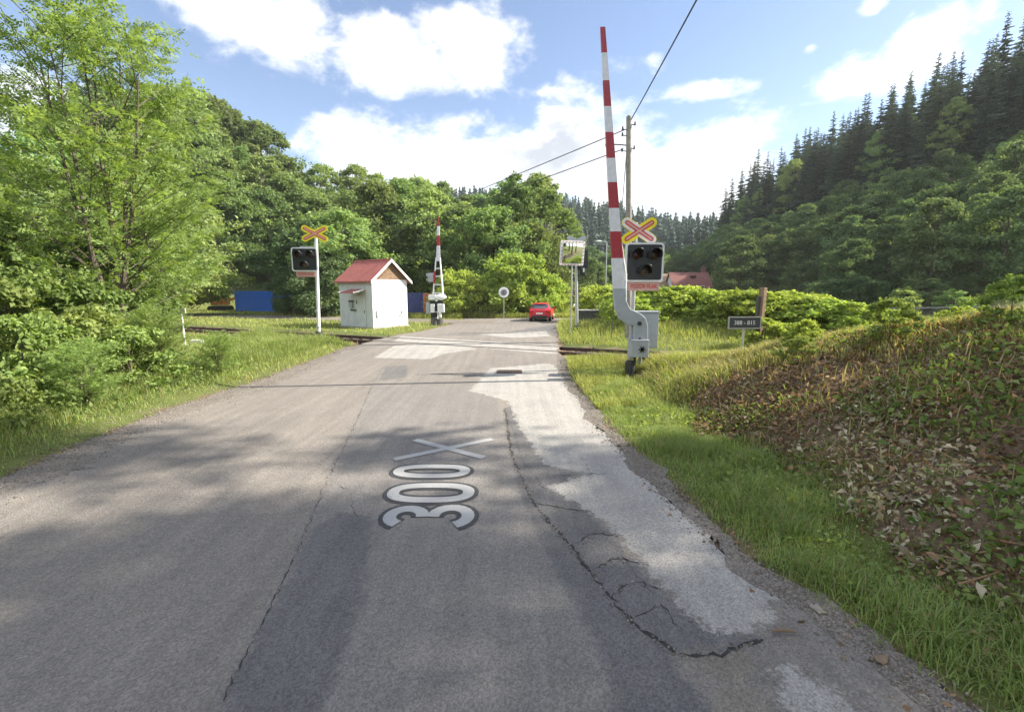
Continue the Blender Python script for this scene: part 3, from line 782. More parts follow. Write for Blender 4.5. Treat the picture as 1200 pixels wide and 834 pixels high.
nk = MB().prism([L(u, v) for u, v in ((718.5, 338), (731.5, 338), (732.5, 352), (737, 361.5), (749, 367), (755, 372.5), (757.5, 381), (757.5, 398), (741, 398), (741, 381), (734, 380.5), (724, 373), (719, 361), (718, 350)) ][::-1], -.17, -.03)
nko = nk.build('gooseneck', M['grey'], bar_, bevel=.02)
pv = L(747.5, 378.5)
MB().cyl((pv[0], -.165, pv[1]), (pv[0], -.215, pv[1]), .062, .055, 16).build('pivot_bolt', M['dark_metal'], nko)
MB().cyl((pv[0] + .02, -.165, pv[1] - .42), (pv[0] + .02, -.19, pv[1] - .42), .03, .03, 10).build('bolt', M['dark_metal'], nko)
# straight arm: tapered hollow profile, bands are faces of one mesh
q0, q1 = L(725, 347), L(705.3, 35)
bands = [(340, 0), (303, 1), (272, 0), (245, 1), (215, 0), (187, 1), (157, 0), (127, 1), (97, 0), (65, 1)]   # lower edge, colour
vsplit = [348, 338] + [b[0] for b in bands[1:]] + [35]
am = MB(); st = []
for v in vsplit:
    t = (v - 347) / (35 - 347)
    # depth correction: find height on the arm whose picture row is v
    lo, hi = -0.02, 1.02
    for _ in range(40):
        mid = (lo + hi) / 2; z = q0[1] + (q1[1] - q0[1]) * mid + bz
        dy_, dz_ = by, z - CAMH
        vv = CV - F * (dz_ * cp + dy_ * sp) / (dy_ * cp - dz_ * sp)
        if vv > v: lo = mid
        else: hi = mid
    st.append(lo)
cols = [2, 0] + [b[1] for b in bands[1:]]
for i in range(len(st) - 1):
    ring = []
    for t in (st[i], st[i + 1]):
        x = q0[0] + (q1[0] - q0[0]) * t; z = q0[1] + (q1[1] - q0[1]) * t; w = .165 * (1 - t) + .062 * t; d = .075 * (1 - t) + .035 * t
        ring += [(x - w, -.10 - d, z), (x + w, -.10 - d, z), (x + w, -.10 + d, z), (x - w, -.10 + d, z)]
    fs = [(0, 1, 5, 4), (1, 2, 6, 5), (2, 3, 7, 6), (3, 0, 4, 7)]
    if i == 0: fs.append((3, 2, 1, 0))
    if i == len(st) - 2: fs.append((4, 5, 6, 7))
    am.add(ring, fs, cols[i])
ao = am.build('barrier_arm', [M['bandwhite'], M['red'], M['grey']], bar_)
rp_ = MB()     # thin pale cable down the right side of the arm
for k in range(2):
    pass
rp_.tube([(q0[0] + .20, -.06, q0[1] - .45), (q0[0] + .185, -.06, q0[1] + .6), (q0[0] + (q1[0] - q0[0]) * .22 + .15, -.06, q0[1] + (q1[1] - q0[1]) * .22)], .016, 8)
rp_.build('cable', M['white'], ao)

# --- grey cabinet behind it
cy = 13.7; cp0, cp1 = at(743, 407, cy), at(770.5, 366, cy); cw, ch = cp1.x - cp0.x, cp1.z - cp0.z; cg = h((cp0.x + cp1.x) / 2, cy)
cab = thing('equipment_cabinet', 'grey sheet metal cabinet on a short post behind the raised barrier drive', 'cabinet', ((cp0.x + cp1.x) / 2, cy, cg), R(-6))
zc = (cp0.z + cp1.z) / 2 - cg
MB().box((0, 0, zc), (cw, .38, ch)).box((0, 0, zc + ch / 2 + .02), (cw + .06, .44, .04)).build('cabinet_body', M['grey'], cab, bevel=.012)
MB().box((.06, -.197, zc), (cw - .22, .016, ch - .1)).build('cabinet_door', M['grey'], cab, bevel=.004)
MB().box((-.05, 0, (zc - ch / 2) / 2), (.16, .16, zc - ch / 2)).build('post', M['dark_metal'], cab)

# --- left barrier seen end-on beyond the rails
ly = 33.4; l0 = at(511.5, 382.0, ly); lz = h(l0.x, ly) - .02
lb_ = thing('crossing_barrier', 'distant raised barrier with white drive left of the road beyond the rails', 'barrier', (l0.x, ly, lz))
def LL(u, v): p = at(u, v, ly); return (p.x - l0.x, p.z - lz)
MB().cyl((LL(509, 372)[0], -.05, -.1), (LL(509, 372)[0], -.05, LL(0, 372.5)[1]), .26, .25, 16).cyl((LL(514.5, 372)[0], .1, -.1), (LL(514.5, 372)[0], .1, LL(0, 373.5)[1]), .30, .29, 16).build('foot', M['concrete_dark'], lb_, bevel=.02)
MB().box((LL(512, 372)[0], 0, (LL(0, 374)[1] + LL(0, 350)[1]) / 2), (.17, .17, LL(0, 350)[1] - LL(0, 374)[1])).build('post', M['white'], lb_, bevel=.01)
xh, zh = LL(514, 348)
hs = MB().sphere((xh + .15, 0, zh), .42, 14, 8, (1, .7, .52)).box((xh - .45, 0, zh - .02), (.5, .42, .36))
hs.build('drive_housing', M['white'], lb_, bevel=.02)
for (u, v, w_, h__, m) in ((507.5, 361, .30, .62, 'white'), (515.5, 361, .26, .62, 'white'), (519.5, 361, .22, .6, 'white'), (511.5, 359, .95, .75, 'black'), (502.5, 361, .42, .85, 'grey'), (516.5, 369, .16, .38, 'white'), (509, 369, .5, .4, 'black')):
    x, z = LL(u, v); yo = {'white': -.22, 'black': .02, 'grey': .1}[m]
    MB().box((x, yo, z), (w_, .22, h__)).build('counterweight' if m == 'white' else ('drive_box' if m == 'grey' else 'counterweight_frame'), M[m], lb_, bevel=.03)
fr = MB()
xa, za = LL(507.5, 347); xb, zb = LL(519.3, 347); xc, zc_ = LL(511, 302); xd, zd = LL(515.5, 302)
fr.tube([(xa, 0, za), (xc, 0, zc_)], [.055, .05], 8).tube([(xb, 0, zb), (xd, 0, zd)], [.07, .055], 8)
for t in (.08, .3, .52, .72):
    fr.tube([(xa + (xc - xa) * t, 0, za + (zc_ - za) * t), (xb + (xd - xb) * t, 0, zb + (zd - zb) * t)], .04, 8)
fr.build('arm_frame', M['white'], lb_, smooth=True)
rs = MB(); t0_, t1_ = .34, .66
rs.tube([(xa + (xc - xa) * t0_, -.03, za + (zc_ - za) * t0_), (xa + (xc - xa) * t1_, -.03, za + (zc_ - za) * t1_)], .075, 8).build('red_sleeve', M['red'], lb_)
vs_ = [306, 288, 276, 265, 255]; am = MB()
for i in range(4):
    ring = []
    for v in vs_[i:i + 2]:
        x, z = LL(513.6 + (0 if v > 280 else 0), v); w = .145 if v == 306 else .11 if v == 288 else .10 if v == 276 else .085 if v == 265 else .04
        ring += [(x - w, -.05, z), (x + w, -.05, z), (x + w, .05, z), (x - w, .05, z)]
    am.add(ring, [(0, 1, 5, 4), (1, 2, 6, 5), (2, 3, 7, 6), (3, 0, 4, 7)] + ([(3, 2, 1, 0)] if i == 0 else []) + ([(4, 5, 6, 7)] if i == 3 else []), (0, 1, 0, 1)[i])
am.build('barrier_arm', [M['bandwhite'], M['red']], lb_)
gx0, gz0 = LL(503, 325); MB().box((gx0 + .1, .05, gz0), (.42, .2, .62)).box((gx0 - .06, .05, gz0 + .18), (.3, .18, .2)).build('lamp_back', M['grey'], lb_, bevel=.03)

# --- traffic mirror and the signal facing away behind it
my = 26.6; g0 = at(669, 388, my); gz0 = h(g0.x, my)
mir = thing('traffic_mirror', 'square traffic mirror with red and white chequered rim on a thin post', 'traffic mirror', (g0.x, my, gz0))
mc = at(670.3, 297, my)
MB().cyl((0, 0, -.1), (0, 0, mc.z - gz0 - .3), .042, .042, 12).cyl((0, 0, 0), (0, 0, .16), .12, .10, 12).build('post', M['galv'], mir, smooth=True)
mx0, mz0 = mc.x - g0.x, mc.z - gz0
mrot = Matrix.Rotation(R(-3), 4, 'X')
body = MB().prism(rrect(1.52, 1.36, .08), -.03, .06).build('mirror_frame', M['white'], mir, bevel=.01)
body.location = (mx0, -.14, mz0); body.rotation_euler = (R(7), 0, R(22))
vs, fs = [], []; NX, NZ = 17, 15; hw, hh = .62, .54
for j in range(NZ):
    for i in range(NX):
        x = -hw + 2 * hw * i / (NX - 1); z = -hh + 2 * hh * j / (NZ - 1)
        vs.append((x, -.038 - .055 * (1 - (x / hw) ** 2) * .5 - .05 * (1 - (z / hh) ** 2) * .5, z))
for j in range(NZ - 1):
    for i in range(NX - 1): fs.append((j * NX + i, j * NX + i + 1, (j + 1) * NX + i + 1, (j + 1) * NX + i))
MB().add(vs, fs).build('mirror_glass', M['mirror'], body, smooth=True)
chk = MB()
for s in (-1, 1):
    for k in range(7): chk.box((-.62 + k * 1.24 / 6, -.034, s * .635), (.07, .012, .05))
    for k in range(6): chk.box((s * .71, -.034, -.5 + k * 1.0 / 5), (.05, .012, .07))
chk.build('rim_stripes', M['pinkred'], body)
sy2 = 27.6; s0 = at(676, 386, sy2); sz0 = h(s0.x, sy2)
sig3 = thing('crossing_signal', 'crossing signal seen from behind the traffic mirror, grey mast with round dark base', 'crossing signal', (s0.x, sy2, sz0))
zt3 = z_at(283, sy2) - sz0; xt = at(673, 283, sy2).x - s0.x
MB().tube([(0, 0, 0), (xt * .6, 0, zt3)], [.10, .085], 14).build('mast', M['galv'], sig3, smooth=True)
MB().cyl((-.02, 0, -.1), (-.02, 0, .36), .24, .22, 16).build('mast_base', M['dark_metal'], sig3, bevel=.03)
lb3 = at(677, 304, sy2); bb = MB().prism(rrect(1.12, 1.1, .09), .10, .16).build('signal_board', M['board'], sig3); bb.location = (lb3.x - s0.x + .05, 0, lb3.z - sz0)
MB().box((.25, .04, -.75), (.30, .22, .42)).box((.05, .02, -.45), (.3, .2, .3)).build('lamp_housing', M['black'], bb, bevel=.03)
MB().box((.30, -.1, -.62), (.10, .03, .24)).build('label_plate', M['white'], bb)
cb3 = MB()
for i, a in enumerate((R(28), -R(28))): bar_prism(cb3, .62, .28, a, .02 + .013 * i, .03 + .013 * i)
c3 = cb3.build('crossbuck', M['galv'], sig3); c3.location = (xt * .6 + .05, .08, zt3 + .0)

# --- line number plate
py_ = 16.2; p0 = at(869, 417, py_); pz = h(p0.x, py_)
pl = thing('line_number_sign', 'small dark plate with pale rim reading 388 - 815 on a thin post beside the track', 'sign', (p0.x, py_, pz), R(2))
pc = at(870.5, 378, py_); zc = pc.z - pz
MB().cyl((0, 0, -.1), (0, 0, zc), .036, .036, 12).build('post', M['galv'], pl, smooth=True)
pb = MB().prism(rrect(1.13, .40, .03), -.05, -.02).build('sign_plate', M['nameplate'], pl); pb.location = (0, 0, zc)
fr = MB()
for s in (-1, 1): fr.box((0, -.05, s * .195), (1.17, .05, .035)); fr.box((s * .567, -.05, 0), (.035, .048, .355))
fr.build('plate_rim', M['galv'], pb)
text_mesh('lettering', '388 - 815', .20, M['white'], pb, (0, -.057, -.005), fit=.74, bold=.0)
sb = MB().sphere((p0.x + .22, py_ + .1, pz + .09), .27, 12, 8, (1, .7, .55)); so_ = sb.build('foundation_stone', M['stone'], None, smooth=True)
tag(so_, 'pale rough stone block at the foot of the dark number plate', 'stone')

# --- old wooden post in the hedge
wy = 18.6; w0 = at(888, 403, wy); wz = h(w0.x, wy); w1 = at(895, 340, wy)
wp = thing('wooden_post', 'old squared wooden post leaning in front of the green hedge', 'post', (w0.x, wy, wz))
lean = math.atan2(w1.x - w0.x, w1.z - wz)
wm_ = MB().box((0, 0, (w1.z - wz) / 2), (.20, .22, w1.z - wz + .2)).build('post_shaft', M['wood_old'], wp, bevel=.02); wm_.rotation_euler = (0, lean, R(25))
MB().box((-.16, .04, (w1.z - wz) * .42), (.16, .1, (w1.z - wz) * .95)).build('side_board', M['concrete_dark'], wp, bevel=.01).rotation_euler = (0, lean, R(25))

# --- utility pole with lamp and wires
uy = 21.6; u0 = at(737, 380, uy); uz = h(u0.x, uy); ut = at(737, 137, uy)
up = thing('utility_pole', 'tall weathered utility pole with a lamp arm behind the raised barrier', 'utility pole', (u0.x, uy, uz))
dxp = ut.x - u0.x; hp = ut.z - uz
MB().tube([(0, 0, -.2), (dxp, 0, hp)], [.155, .115], 14).cyl((dxp, 0, hp), (dxp, 0, hp + .06), .10, .06, 12).build('pole_shaft', M['pole'], up, smooth=True)
ins = MB()
for k, (dz_, s) in enumerate(((.35, 1), (.55, -1), (.8, -1), (1.35, 1), (1.45, -1))):
    ins.cyl((dxp, 0, hp - dz_), (dxp + s * .30, -.05, hp - dz_ + .02), .02, .02, 8).cyl((dxp + s * .27, -.05, hp - dz_ - .02), (dxp + s * .27, -.05, hp - dz_ + .13), .045, .03, 10)
ins.build('insulators', M['dark_metal'], up)
la = at(714, 170, uy); ax, az = la.x - u0.x, la.z - uz
lamp = MB().tube([(dxp, 0, az - .02), (dxp - .5, 0, az + .02), (ax + .1, 0, az + .02)], .026, 8).build('lamp_arm', M['dark_metal'], up)
MB().sphere((ax, 0, az), .17, 12, 8, (1.1, .9, .75)).cyl((ax + .02, 0, az - .02), (ax + .02, 0, az - .14), .12, .05, 12).build('lamp_head', M['dark_metal'], lamp, smooth=True)
def wire(pts, r_, name, label, sag=0.0, n=18, cat='wire', group=None):
    a, b_ = Vector(pts[0]), Vector(pts[1]); ln = []
    for i in range(n + 1):
        t = i / n; p = a.lerp(b_, t); p.z -= sag * 4 * t * (1 - t); ln.append(p)
    o = MB().tube(ln, r_, 6).build(name, M['wire'], None, smooth=True)
    return tag(o, label, cat, group)
topw = Vector((ut.x, uy, ut.z))
near_end = Vector((3.15, -9.0, 9.9))
wire([topw + Vector((.1, 0, -.12)), near_end], .022, 'overhead_wire', 'thick black wire running from the pole top up and over the road', .25)
wp2x, wp2y = -19.8, 57.0; wp2z = 8.4
wire([topw + Vector((-.2, 0, -.55)), (wp2x, wp2y, wp2z)], .022, 'overhead_wire', 'upper grey wire running from the pole to the trees on the left', .15)
wire([topw + Vector((-.2, 0, -1.35)), (wp2x + .3, wp2y, wp2z - .5)], .022, 'overhead_wire', 'lower grey wire running from the lamp level of the pole to the trees', .15)
gb = at(721, 262, uy - 1.5); 
wire([(topw.x - .05, uy, ut.z - 1.5), (at(718, 330, uy - .8).x, uy - .8, h(3.9, uy))], .016, 'stay_wire', 'thin slanting stay wire between the utility pole and the barrier arm', 0, 4)
def plain_pole(x, y, zt_, label):
    z = h(x, y); o = thing('utility_pole', label, 'utility pole', (x, y, z))
    MB().tube([(0, 0, -.2), (0, 0, zt_ - z + .2)], [.15, .11], 12).build('pole_shaft', M['pole'], o, smooth=True)
    MB().cyl((-.35, 0, zt_ - z), (.35, 0, zt_ - z), .03, .03, 8).cyl((-.3, 0, zt_ - z), (-.3, 0, zt_ - z + .12), .04, .03, 8).cyl((.3, 0, zt_ - z), (.3, 0, zt_ - z + .12), .04, .03, 8).build('crossarm', M['dark_metal'], o)
plain_pole(wp2x, wp2y, wp2z, 'utility pole half hidden among the trees beyond the hut')
plain_pole(near_end.x, near_end.y, near_end.z, 'utility pole standing behind the viewer at the right verge')

# --- street lamp in the distance
sy_ = 62.0; q = at(709.5, 340, sy_); qz = h(q.x, sy_); qt = at(709.5, 284, sy_).z - qz
sl_ = thing('street_lamp', 'slim distant street lamp with a short arm behind the traffic mirror', 'street lamp', (q.x, sy_, qz))
MB().tube([(0, 0, -.2), (0, 0, qt)], [.10, .07], 10).build('pole_shaft', M['galv'], sl_, smooth=True)
MB().tube([(0, 0, qt - .05), (-.4, 0, qt + .12), (-.75, 0, qt + .15)], .045, 8).build('lamp_arm', M['galv'], sl_)
MB().sphere((-1.1, 0, qt + .14), .42, 10, 6, (1, .45, .3)).build('lamp_head', M['white'], sl_, smooth=True)

# --- round road sign
ry = 40.9; r0 = at(590.5, 362, ry); rz0 = h(r0.x, ry); rc = at(590.7, 342.5, ry)
rs_ = thing('road_sign', 'round white rimmed sign with grey centre on a thin post before the far hedge', 'road sign', (r0.x, ry, rz0), R(12))
zc = rc.z - rz0
MB().cyl((0, .04, -.1), (0, .04, zc + .2), .03, .03, 10).build('post', M['galv'], rs_)
dsk = MB().cyl((0, -.012, zc), (0, .01, zc), .46, .46, 32).build('sign_disc', M['white'], rs_)
MB().cyl((0, -.02, zc), (0, -.014, zc), .30, .30, 32).build('centre_field', M['signgrey'], dsk)
MB().box((0, -.03, zc + .1), (.36, .012, .04)).box((0, -.03, zc - .1), (.36, .012, .04)).box((0, -.032, zc), (.05, .012, .3)).build('clamp', M['black'], dsk)

# --- small things left of the road
ky = 19.6; k0 = at(218, 411, ky); kz = h(k0.x, ky); kt = at(212, 364, ky)
ks = thing('marker_post', 'thin white marker post with a small crosswise plate beside the left bushes', 'marker post', (k0.x, ky, kz))
MB().tube([(0, 0, -.1), (kt.x - k0.x, 0, kt.z - kz)], .04, 8).build('post_shaft', M['white'], ks)
MB().box((kt.x - k0.x, -.06, kt.z - kz), (.46, .03, .2)).build('marker_plate', M['white'], ks)
wb = at(231, 403.5, 20.3); wbz = h(wb.x, 20.3)
wbo = thing('cable_box', 'small white box standing in the grass right of the marker post', 'box', (wb.x, 20.3, wbz), R(10))
MB().box((0, 0, wb.z - wbz), (.46, .3, .42)).build('box_body', M['white'], wbo, bevel=.02)
MB().box((0, 0, (wb.z - wbz - .2) / 2), (.12, .12, max(.05, wb.z - wbz - .2))).build('post', M['galv'], wbo)

# ------------------------------------------------------------------ hut
th = R(35); c0 = flat(438, 385.5, 0.0); hz = -.02
hut = thing('crossing_hut', 'small white crossing keeper hut with red gable roof beside the track', 'hut', (c0[0], c0[1], 0), -th)
HL, HW, HE, HR_ = 3.45, 2.95, 3.2, 4.42     # local: -x along the left wall, +y along the gable wall
mb = MB()
mb.box((-HL / 2, HW / 2, HE / 2 - .1), (HL, HW, HE + .2))
wl = mb.build('wall', M['hutwall'], hut)
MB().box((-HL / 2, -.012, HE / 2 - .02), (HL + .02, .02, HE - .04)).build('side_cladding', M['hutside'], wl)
gm = MB(); vs = [(.004, 0, HE), (.004, HW, HE), (.004, HW / 2, HR_ - .05), (-.1, 0, HE), (-.1, HW, HE), (-.1, HW / 2, HR_ - .05)]
gm.add(vs, [(0, 1, 2), (5, 4, 3), (0, 3, 4, 1), (1, 4, 5, 2), (2, 5, 3, 0)]); gm.build('gable', M['gablewood'], hut)
gm2 = MB(); gm2.add([(x - HL + .1, y, z) for x, y, z in vs], [(0, 1, 2), (5, 4, 3), (0, 3, 4, 1), (1, 4, 5, 2), (2, 5, 3, 0)]); gm2.build('gable', M['gablewood'], hut)
pit = math.atan2(HR_ - HE, HW / 2); ov = .26
rf = MB()
e0 = (-ov, HE - ov * math.tan(pit)); ap = (HW / 2, HR_); e1 = (HW + ov, HE - ov * math.tan(pit)); tk = .09
poly = [e0, ap, e1, (e1[0], e1[1] + tk), (ap[0], ap[1] + tk), (e0[0], e0[1] + tk)]
x0, x1 = -HL - .22, .24
vs = [(x, y, z) for x in (x0, x1) for y, z in poly]
rf.add(vs, [(0, 1, 4, 5), (1, 2, 3, 4), (11, 10, 7, 6), (10, 9, 8, 7), (5, 4, 10, 11), (4, 3, 9, 10), (0, 6, 7, 1), (1, 7, 8, 2), (0, 5, 11, 6), (2, 8, 9, 3)])
ro = rf.build('roof', M['roofred'], hut)
seams = MB()
for k in range(14):
    x = x0 + .12 + k * (x1 - x0 - .24) / 13
    seams.tube([(x, e0[0] + .01, e0[1] + tk + .012), (x, ap[0], ap[1] + tk + .012)], .014, 6).tube([(x, e1[0] - .01, e1[1] + tk + .012), (x, ap[0], ap[1] + tk + .012)], .014, 6)
seams.tube([(x0, ap[0], ap[1] + tk + .01), (x1, ap[0], ap[1] + tk + .01)], .05, 8)
seams.build('roof_seams', M['roofred'], ro)
bb_ = MB()
for a, b_ in ((e0, ap), (e1, ap)):
    bb_.add([(x1 + .006 + dx, y, z) for dx in (0, .03) for y, z in ((a[0], a[1] - .07), (ap[0], ap[1] - .07), (ap[0], ap[1] + tk + .03), (a[0], a[1] + tk + .03))],
            [(0, 1, 2, 3), (7, 6, 5, 4), (0, 4, 5, 1), (1, 5, 6, 2), (2, 6, 7, 3), (3, 7, 4, 0)])
bb_.build('bargeboard', M['white'], ro)
bt = MB()
for k in range(12): bt.box((-.12 - k * (HL - .24) / 11, -.030, HE / 2 - .05), (.035, .018, HE - .15))
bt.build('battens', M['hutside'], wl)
# canopy and door on the shaded wall
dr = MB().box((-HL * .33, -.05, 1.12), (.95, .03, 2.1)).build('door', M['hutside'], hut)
MB().box((-HL * .33 + .36, -.075, 1.1), (.05, .03, .16)).build('handle', M['dark_metal'], dr)
cnp = MB(); cx0 = -HL * .42
cnp.add([(cx0 - .7, -.03, 2.52), (cx0 + .8, -.03, 2.52), (cx0 + .8, -.95, 2.30), (cx0 - .7, -.95, 2.30), (cx0 - .7, -.03, 2.57), (cx0 + .8, -.03, 2.57), (cx0 + .8, -.95, 2.35), (cx0 - .7, -.95, 2.35)],
        [(3, 2, 1, 0), (4, 5, 6, 7), (0, 1, 5, 4), (1, 2, 6, 5), (2, 3, 7, 6), (3, 0, 4, 7)])
co = cnp.build('door_canopy', M['roofred'], hut)
MB().box((cx0 + .815, -.5, 2.45), (.02, .95, .10), Matrix.Rotation(math.atan2(.22, .92), 3, 'X')).box((cx0 - .715, -.5, 2.45), (.02, .95, .10), Matrix.Rotation(math.atan2(.22, .92), 3, 'X')).build('canopy_edge', M['white'], co)
mt = MB().box((-HL * .62, -.09, 1.52), (.34, .14, .36)).build('meter_box', M['grey'], hut, bevel=.01)
MB().box((-HL * .62, -.06, 1.78), (.5, .07, .10)).box((-HL * .62 - .22, -.06, 1.58), (.08, .07, .4)).box((-HL * .56, -.06, 1.18), (.62, .07, .09)).box((-HL * .45, -.05, 1.72), (.08, .05, .22)).build('meter_frame', M['black'], mt)
bx = MB().box((.05, .36, .98), (.09, .22, .42)).build('junction_box', M['hutside'], hut, bevel=.01)
MB().tube([(.03, HW * .73, .72), (.03, HW * .82, .98), (.03, HW * .80, 1.1)], .025, 6).build('cable', M['dark_metal'], hut)
MB().box((-HL / 2, HW / 2, -.02), (HL + .16, HW + .16, .24)).build('plinth', M['concrete'], hut)

# ------------------------------------------------------------------ containers and skips behind the hut
def container(name, label, cat, loc, rz, L_, W_, H_, mat, ribs=22, base=None):
    o = thing(name, label, cat, loc, rz); mb = MB()
    # corrugated long sides
    for s in (-1, 1):
        pts = []
        for k in range(ribs * 4 + 1):
            x = -L_ / 2 + .1 + (L_ - .2) * k / (ribs * 4); pts.append((x, s * (W_ / 2 - (.0 if (k // 2) % 2 else .04))))
        vs = [(x, y, z) for z in (.16, H_ - .12) for x, y in pts]; n = len(pts)
        fs = [((i, i + 1, n + i + 1, n + i) if s < 0 else (i + 1, i, n + i, n + i + 1)) for i in range(n - 1)]
        mb.add(vs, fs)
    mb.box((0, 0, H_ - .08), (L_ - .2, W_ - .1, .04)).box((0, 0, .12), (L_ - .1, W_ - .1, .1))
    for s in (-1, 1): mb.box((s * (L_ / 2 - .14), 0, H_ / 2), (.03, W_ - .14, H_ - .2))
    mb.build('container_body', mat, o)
    fr = MB()
    for sx in (-1, 1):
        for sy__ in (-1, 1):
            fr.box((sx * (L_ / 2 - .06), sy__ * (W_ / 2 - .06), H_ / 2), (.14, .14, H_))
    for z in (.07, H_ - .06):
        for s in (-1, 1): fr.box((0, s * (W_ / 2 - .06), z), (L_ - .27, .11, .12)); fr.box((s * (L_ / 2 - .06), 0, z), (.11, W_ - .27, .12))
    fr.build('corner_frame', base or mat, o)
    return o
kx = at(309, 350, 56).x; container('shipping_container', 'bright blue corrugated container among the bushes on the left', 'container', (kx, 56, h(kx, 56) - .1), R(-4), 5.6, 2.4, 2.5, M['blue'])
kx = at(492, 356, 46).x; container('shipping_container', 'dull dark blue container in the shade behind the hut', 'container', (kx, 46.5, h(kx, 46.5) + .35), R(6), 2.9, 2.2, 1.9, M['blue_dull'], 12)
kx = at(503, 354, 43).x; ok_ = container('waste_skip', 'orange brown skip right of the dull blue container', 'skip', (kx, 44.0, h(kx, 44) + .45), R(8), 1.35, 1.6, 1.75, M['orange'], 6)
# orange digger glimpsed through leaves
ex, ey = at(258, 352, 57).x, 57.0; ez = h(ex, ey) - .1
eo = thing('small_digger', 'small orange digger half hidden by leaves left of the blue container', 'digger', (ex, ey, ez), R(20))
MB().box((0, 0, 1.15), (1.9, 1.3, .7)).box((-.5, 0, 1.7), (.8, 1.1, .5)).build('engine_cover', M['orange_bright'], eo, bevel=.1)
for s in (-1, 1): MB().prism([(-1.1, .1), (1.1, .1), (1.3, .4), (1.1, .72), (-1.1, .72), (-1.3, .4)], s * .7 - .2, s * .7 + .2).build('track', M['rubber'], eo, bevel=.05)
MB().box((.35, 0, 2.0), (.9, 1.05, .95)).build('cab', M['glass'], eo, bevel=.05)
MB().tube([(.9, 0, 1.3), (1.9, 0, 1.9), (2.6, 0, 1.1)], [.14, .12, .09], 8).build('boom', M['orange_bright'], eo)

# dark block beside the mirror
dq = ground(690, 377, 20, 80); dy0 = 31.0; dxc = at(690, 368, dy0).x; dz0 = h(dxc, dy0)
tr = thing('concrete_trough', 'low dark concrete trough in the grass right of the traffic mirror', 'trough', (dxc, dy0, at(690, 375, dy0).z), R(-8))
MB().box((0, 0, .30), (1.35, .9, .66)).build('trough_body', M['concrete_dark'], tr, bevel=.02)
MB().box((0, 0, .66), (1.45, 1.0, .06)).build('trough_lid', M['concrete'], tr, bevel=.01)
MB().box((.72, -.3, .3), (.12, .12, .9)).build('corner_post', M['wood_old'], tr)
MB().box((0, 0, -.35), (1.2, .75, .7)).build('footing', M['concrete_dark'], tr)

# ------------------------------------------------------------------ car
def car(name, label, cat, loc, rz):
    o = thing(name, label, cat, loc, rz)       # nose points to +y
    S = [  # y, half width, underside, sill, belt height, roof half width, roof height
        (-2.02, .70, .42, .55, .86, .60, .90), (-1.98, .80, .30, .50, .94, .66, .98), (-1.80, .865, .26, .50, .97, .66, 1.10), (-1.45, .885, .24, .50, .97, .62, 1.39),
        (-1.10, .89, .22, .50, .965, .60, 1.455), (-.40, .89, .22, .50, .955, .60, 1.475), (.20, .885, .22, .50, .945, .58, 1.43), (.62, .88, .22, .50, .935, .58, 1.25),
        (1.05, .875, .22, .50, .92, .66, .985), (1.55, .85, .24, .50, .85, .60, .89), (1.92, .76, .28, .48, .72, .50, .76), (2.05, .60, .36, .48, .62, .42, .64)]
    vs, fs, mi = [], [], []
    for y, w, zu, zs, zb, rw, zr in S:
        pr = [(w * .86, zu), (w * .985, zs - .12), (w, zs + .12), (w * .975, zb), (rw, zr - .035 if zr - zb > .1 else zr - .008), (rw * .6, zr)]
        vs += [(x, y, z) for x, z in pr] + [(-x, y, z) for x, z in reversed(pr)]
    n = 12
    for i in range(len(S) - 1):
        tall = (S[i][6] - S[i][4] > .25) and (S[i + 1][6] - S[i + 1][4] > .25)
        for k in range(n):
            fs.append((i * n + k, i * n + (k + 1) % n, (i + 1) * n + (k + 1) % n, (i + 1) * n + k))
            side = k in (3, 7); slope = (2 <= i <= 2 or i in (6, 7)) and k in (4, 5, 6)
            mi.append(1 if ((side and tall) or slope) else 2 if k == 11 else 0)
    fs.append(tuple(reversed(range(n)))); mi.append(0); fs.append(tuple((len(S) - 1) * n + k for k in range(n))); mi.append(0)
    b = MB(); b.v, b.f, b.m = vs, fs, mi
    b.f = [tuple(reversed(f)) for f in b.f]
    bo = b.build('body', [M['carred'], M['glass'], M['black']], o, smooth=True)
    sf = MB()
    for s in (-1, 1):
        MB().box((s * .62, -2.0, .80), (.34, .10, .15), Matrix.Rotation(-s * R(14), 3, 'Z')).build('tail_light', M['taillight'], o, bevel=.02)
        MB().box((s * .56, 1.93, .66), (.34, .14, .13), Matrix.Rotation(-s * R(22), 3, 'Z')).build('headlight', M['clearlens'], o, bevel=.02)
        MB().box((s * .95, .55, .98), (.16, .1, .13)).build('door_mirror', M['carred'], o, bevel=.03)
        for y in (-1.28, 1.28):
            tyre = MB().cyl((s * .66, y, .315), (s * .875, y, .315), .315, .315, 24).build('wheel', M['rubber'], o, bevel=.03)
            MB().cyl((s * .876, y, .315), (s * .888, y, .315), .20, .19, 16).build('rim', M['galv'], tyre)
    MB().box((0, -2.03, .40), (1.30, .09, .20)).box((0, -2.0, .30), (1.1, .1, .1)).build('bumper', M['black'], o, bevel=.03)
    MB().box((0, -2.035, .66), (.52, .02, .115)).build('number_plate', M['white'], o)
    MB().box((0, -1.60, 1.42), (1.1, .26, .035)).build('roof_spoiler', M['carred'], o, bevel=.012)
    MB().prism([(-.50, .0), (.50, 0), (.44, .30), (-.44, .30)], 0, .015).build('rear_window', M['glass'], o).matrix_local = Matrix.Translation((0, -1.925, 1.04)) @ Matrix.Rotation(R(-40), 4, 'X')
    return o
cx_, cy_ = flat(637, 377)
car('parked_car', 'red hatchback seen from behind at the right road edge beyond the crossing', 'car', (cx_, cy_ + 1.8, .012), R(-10))

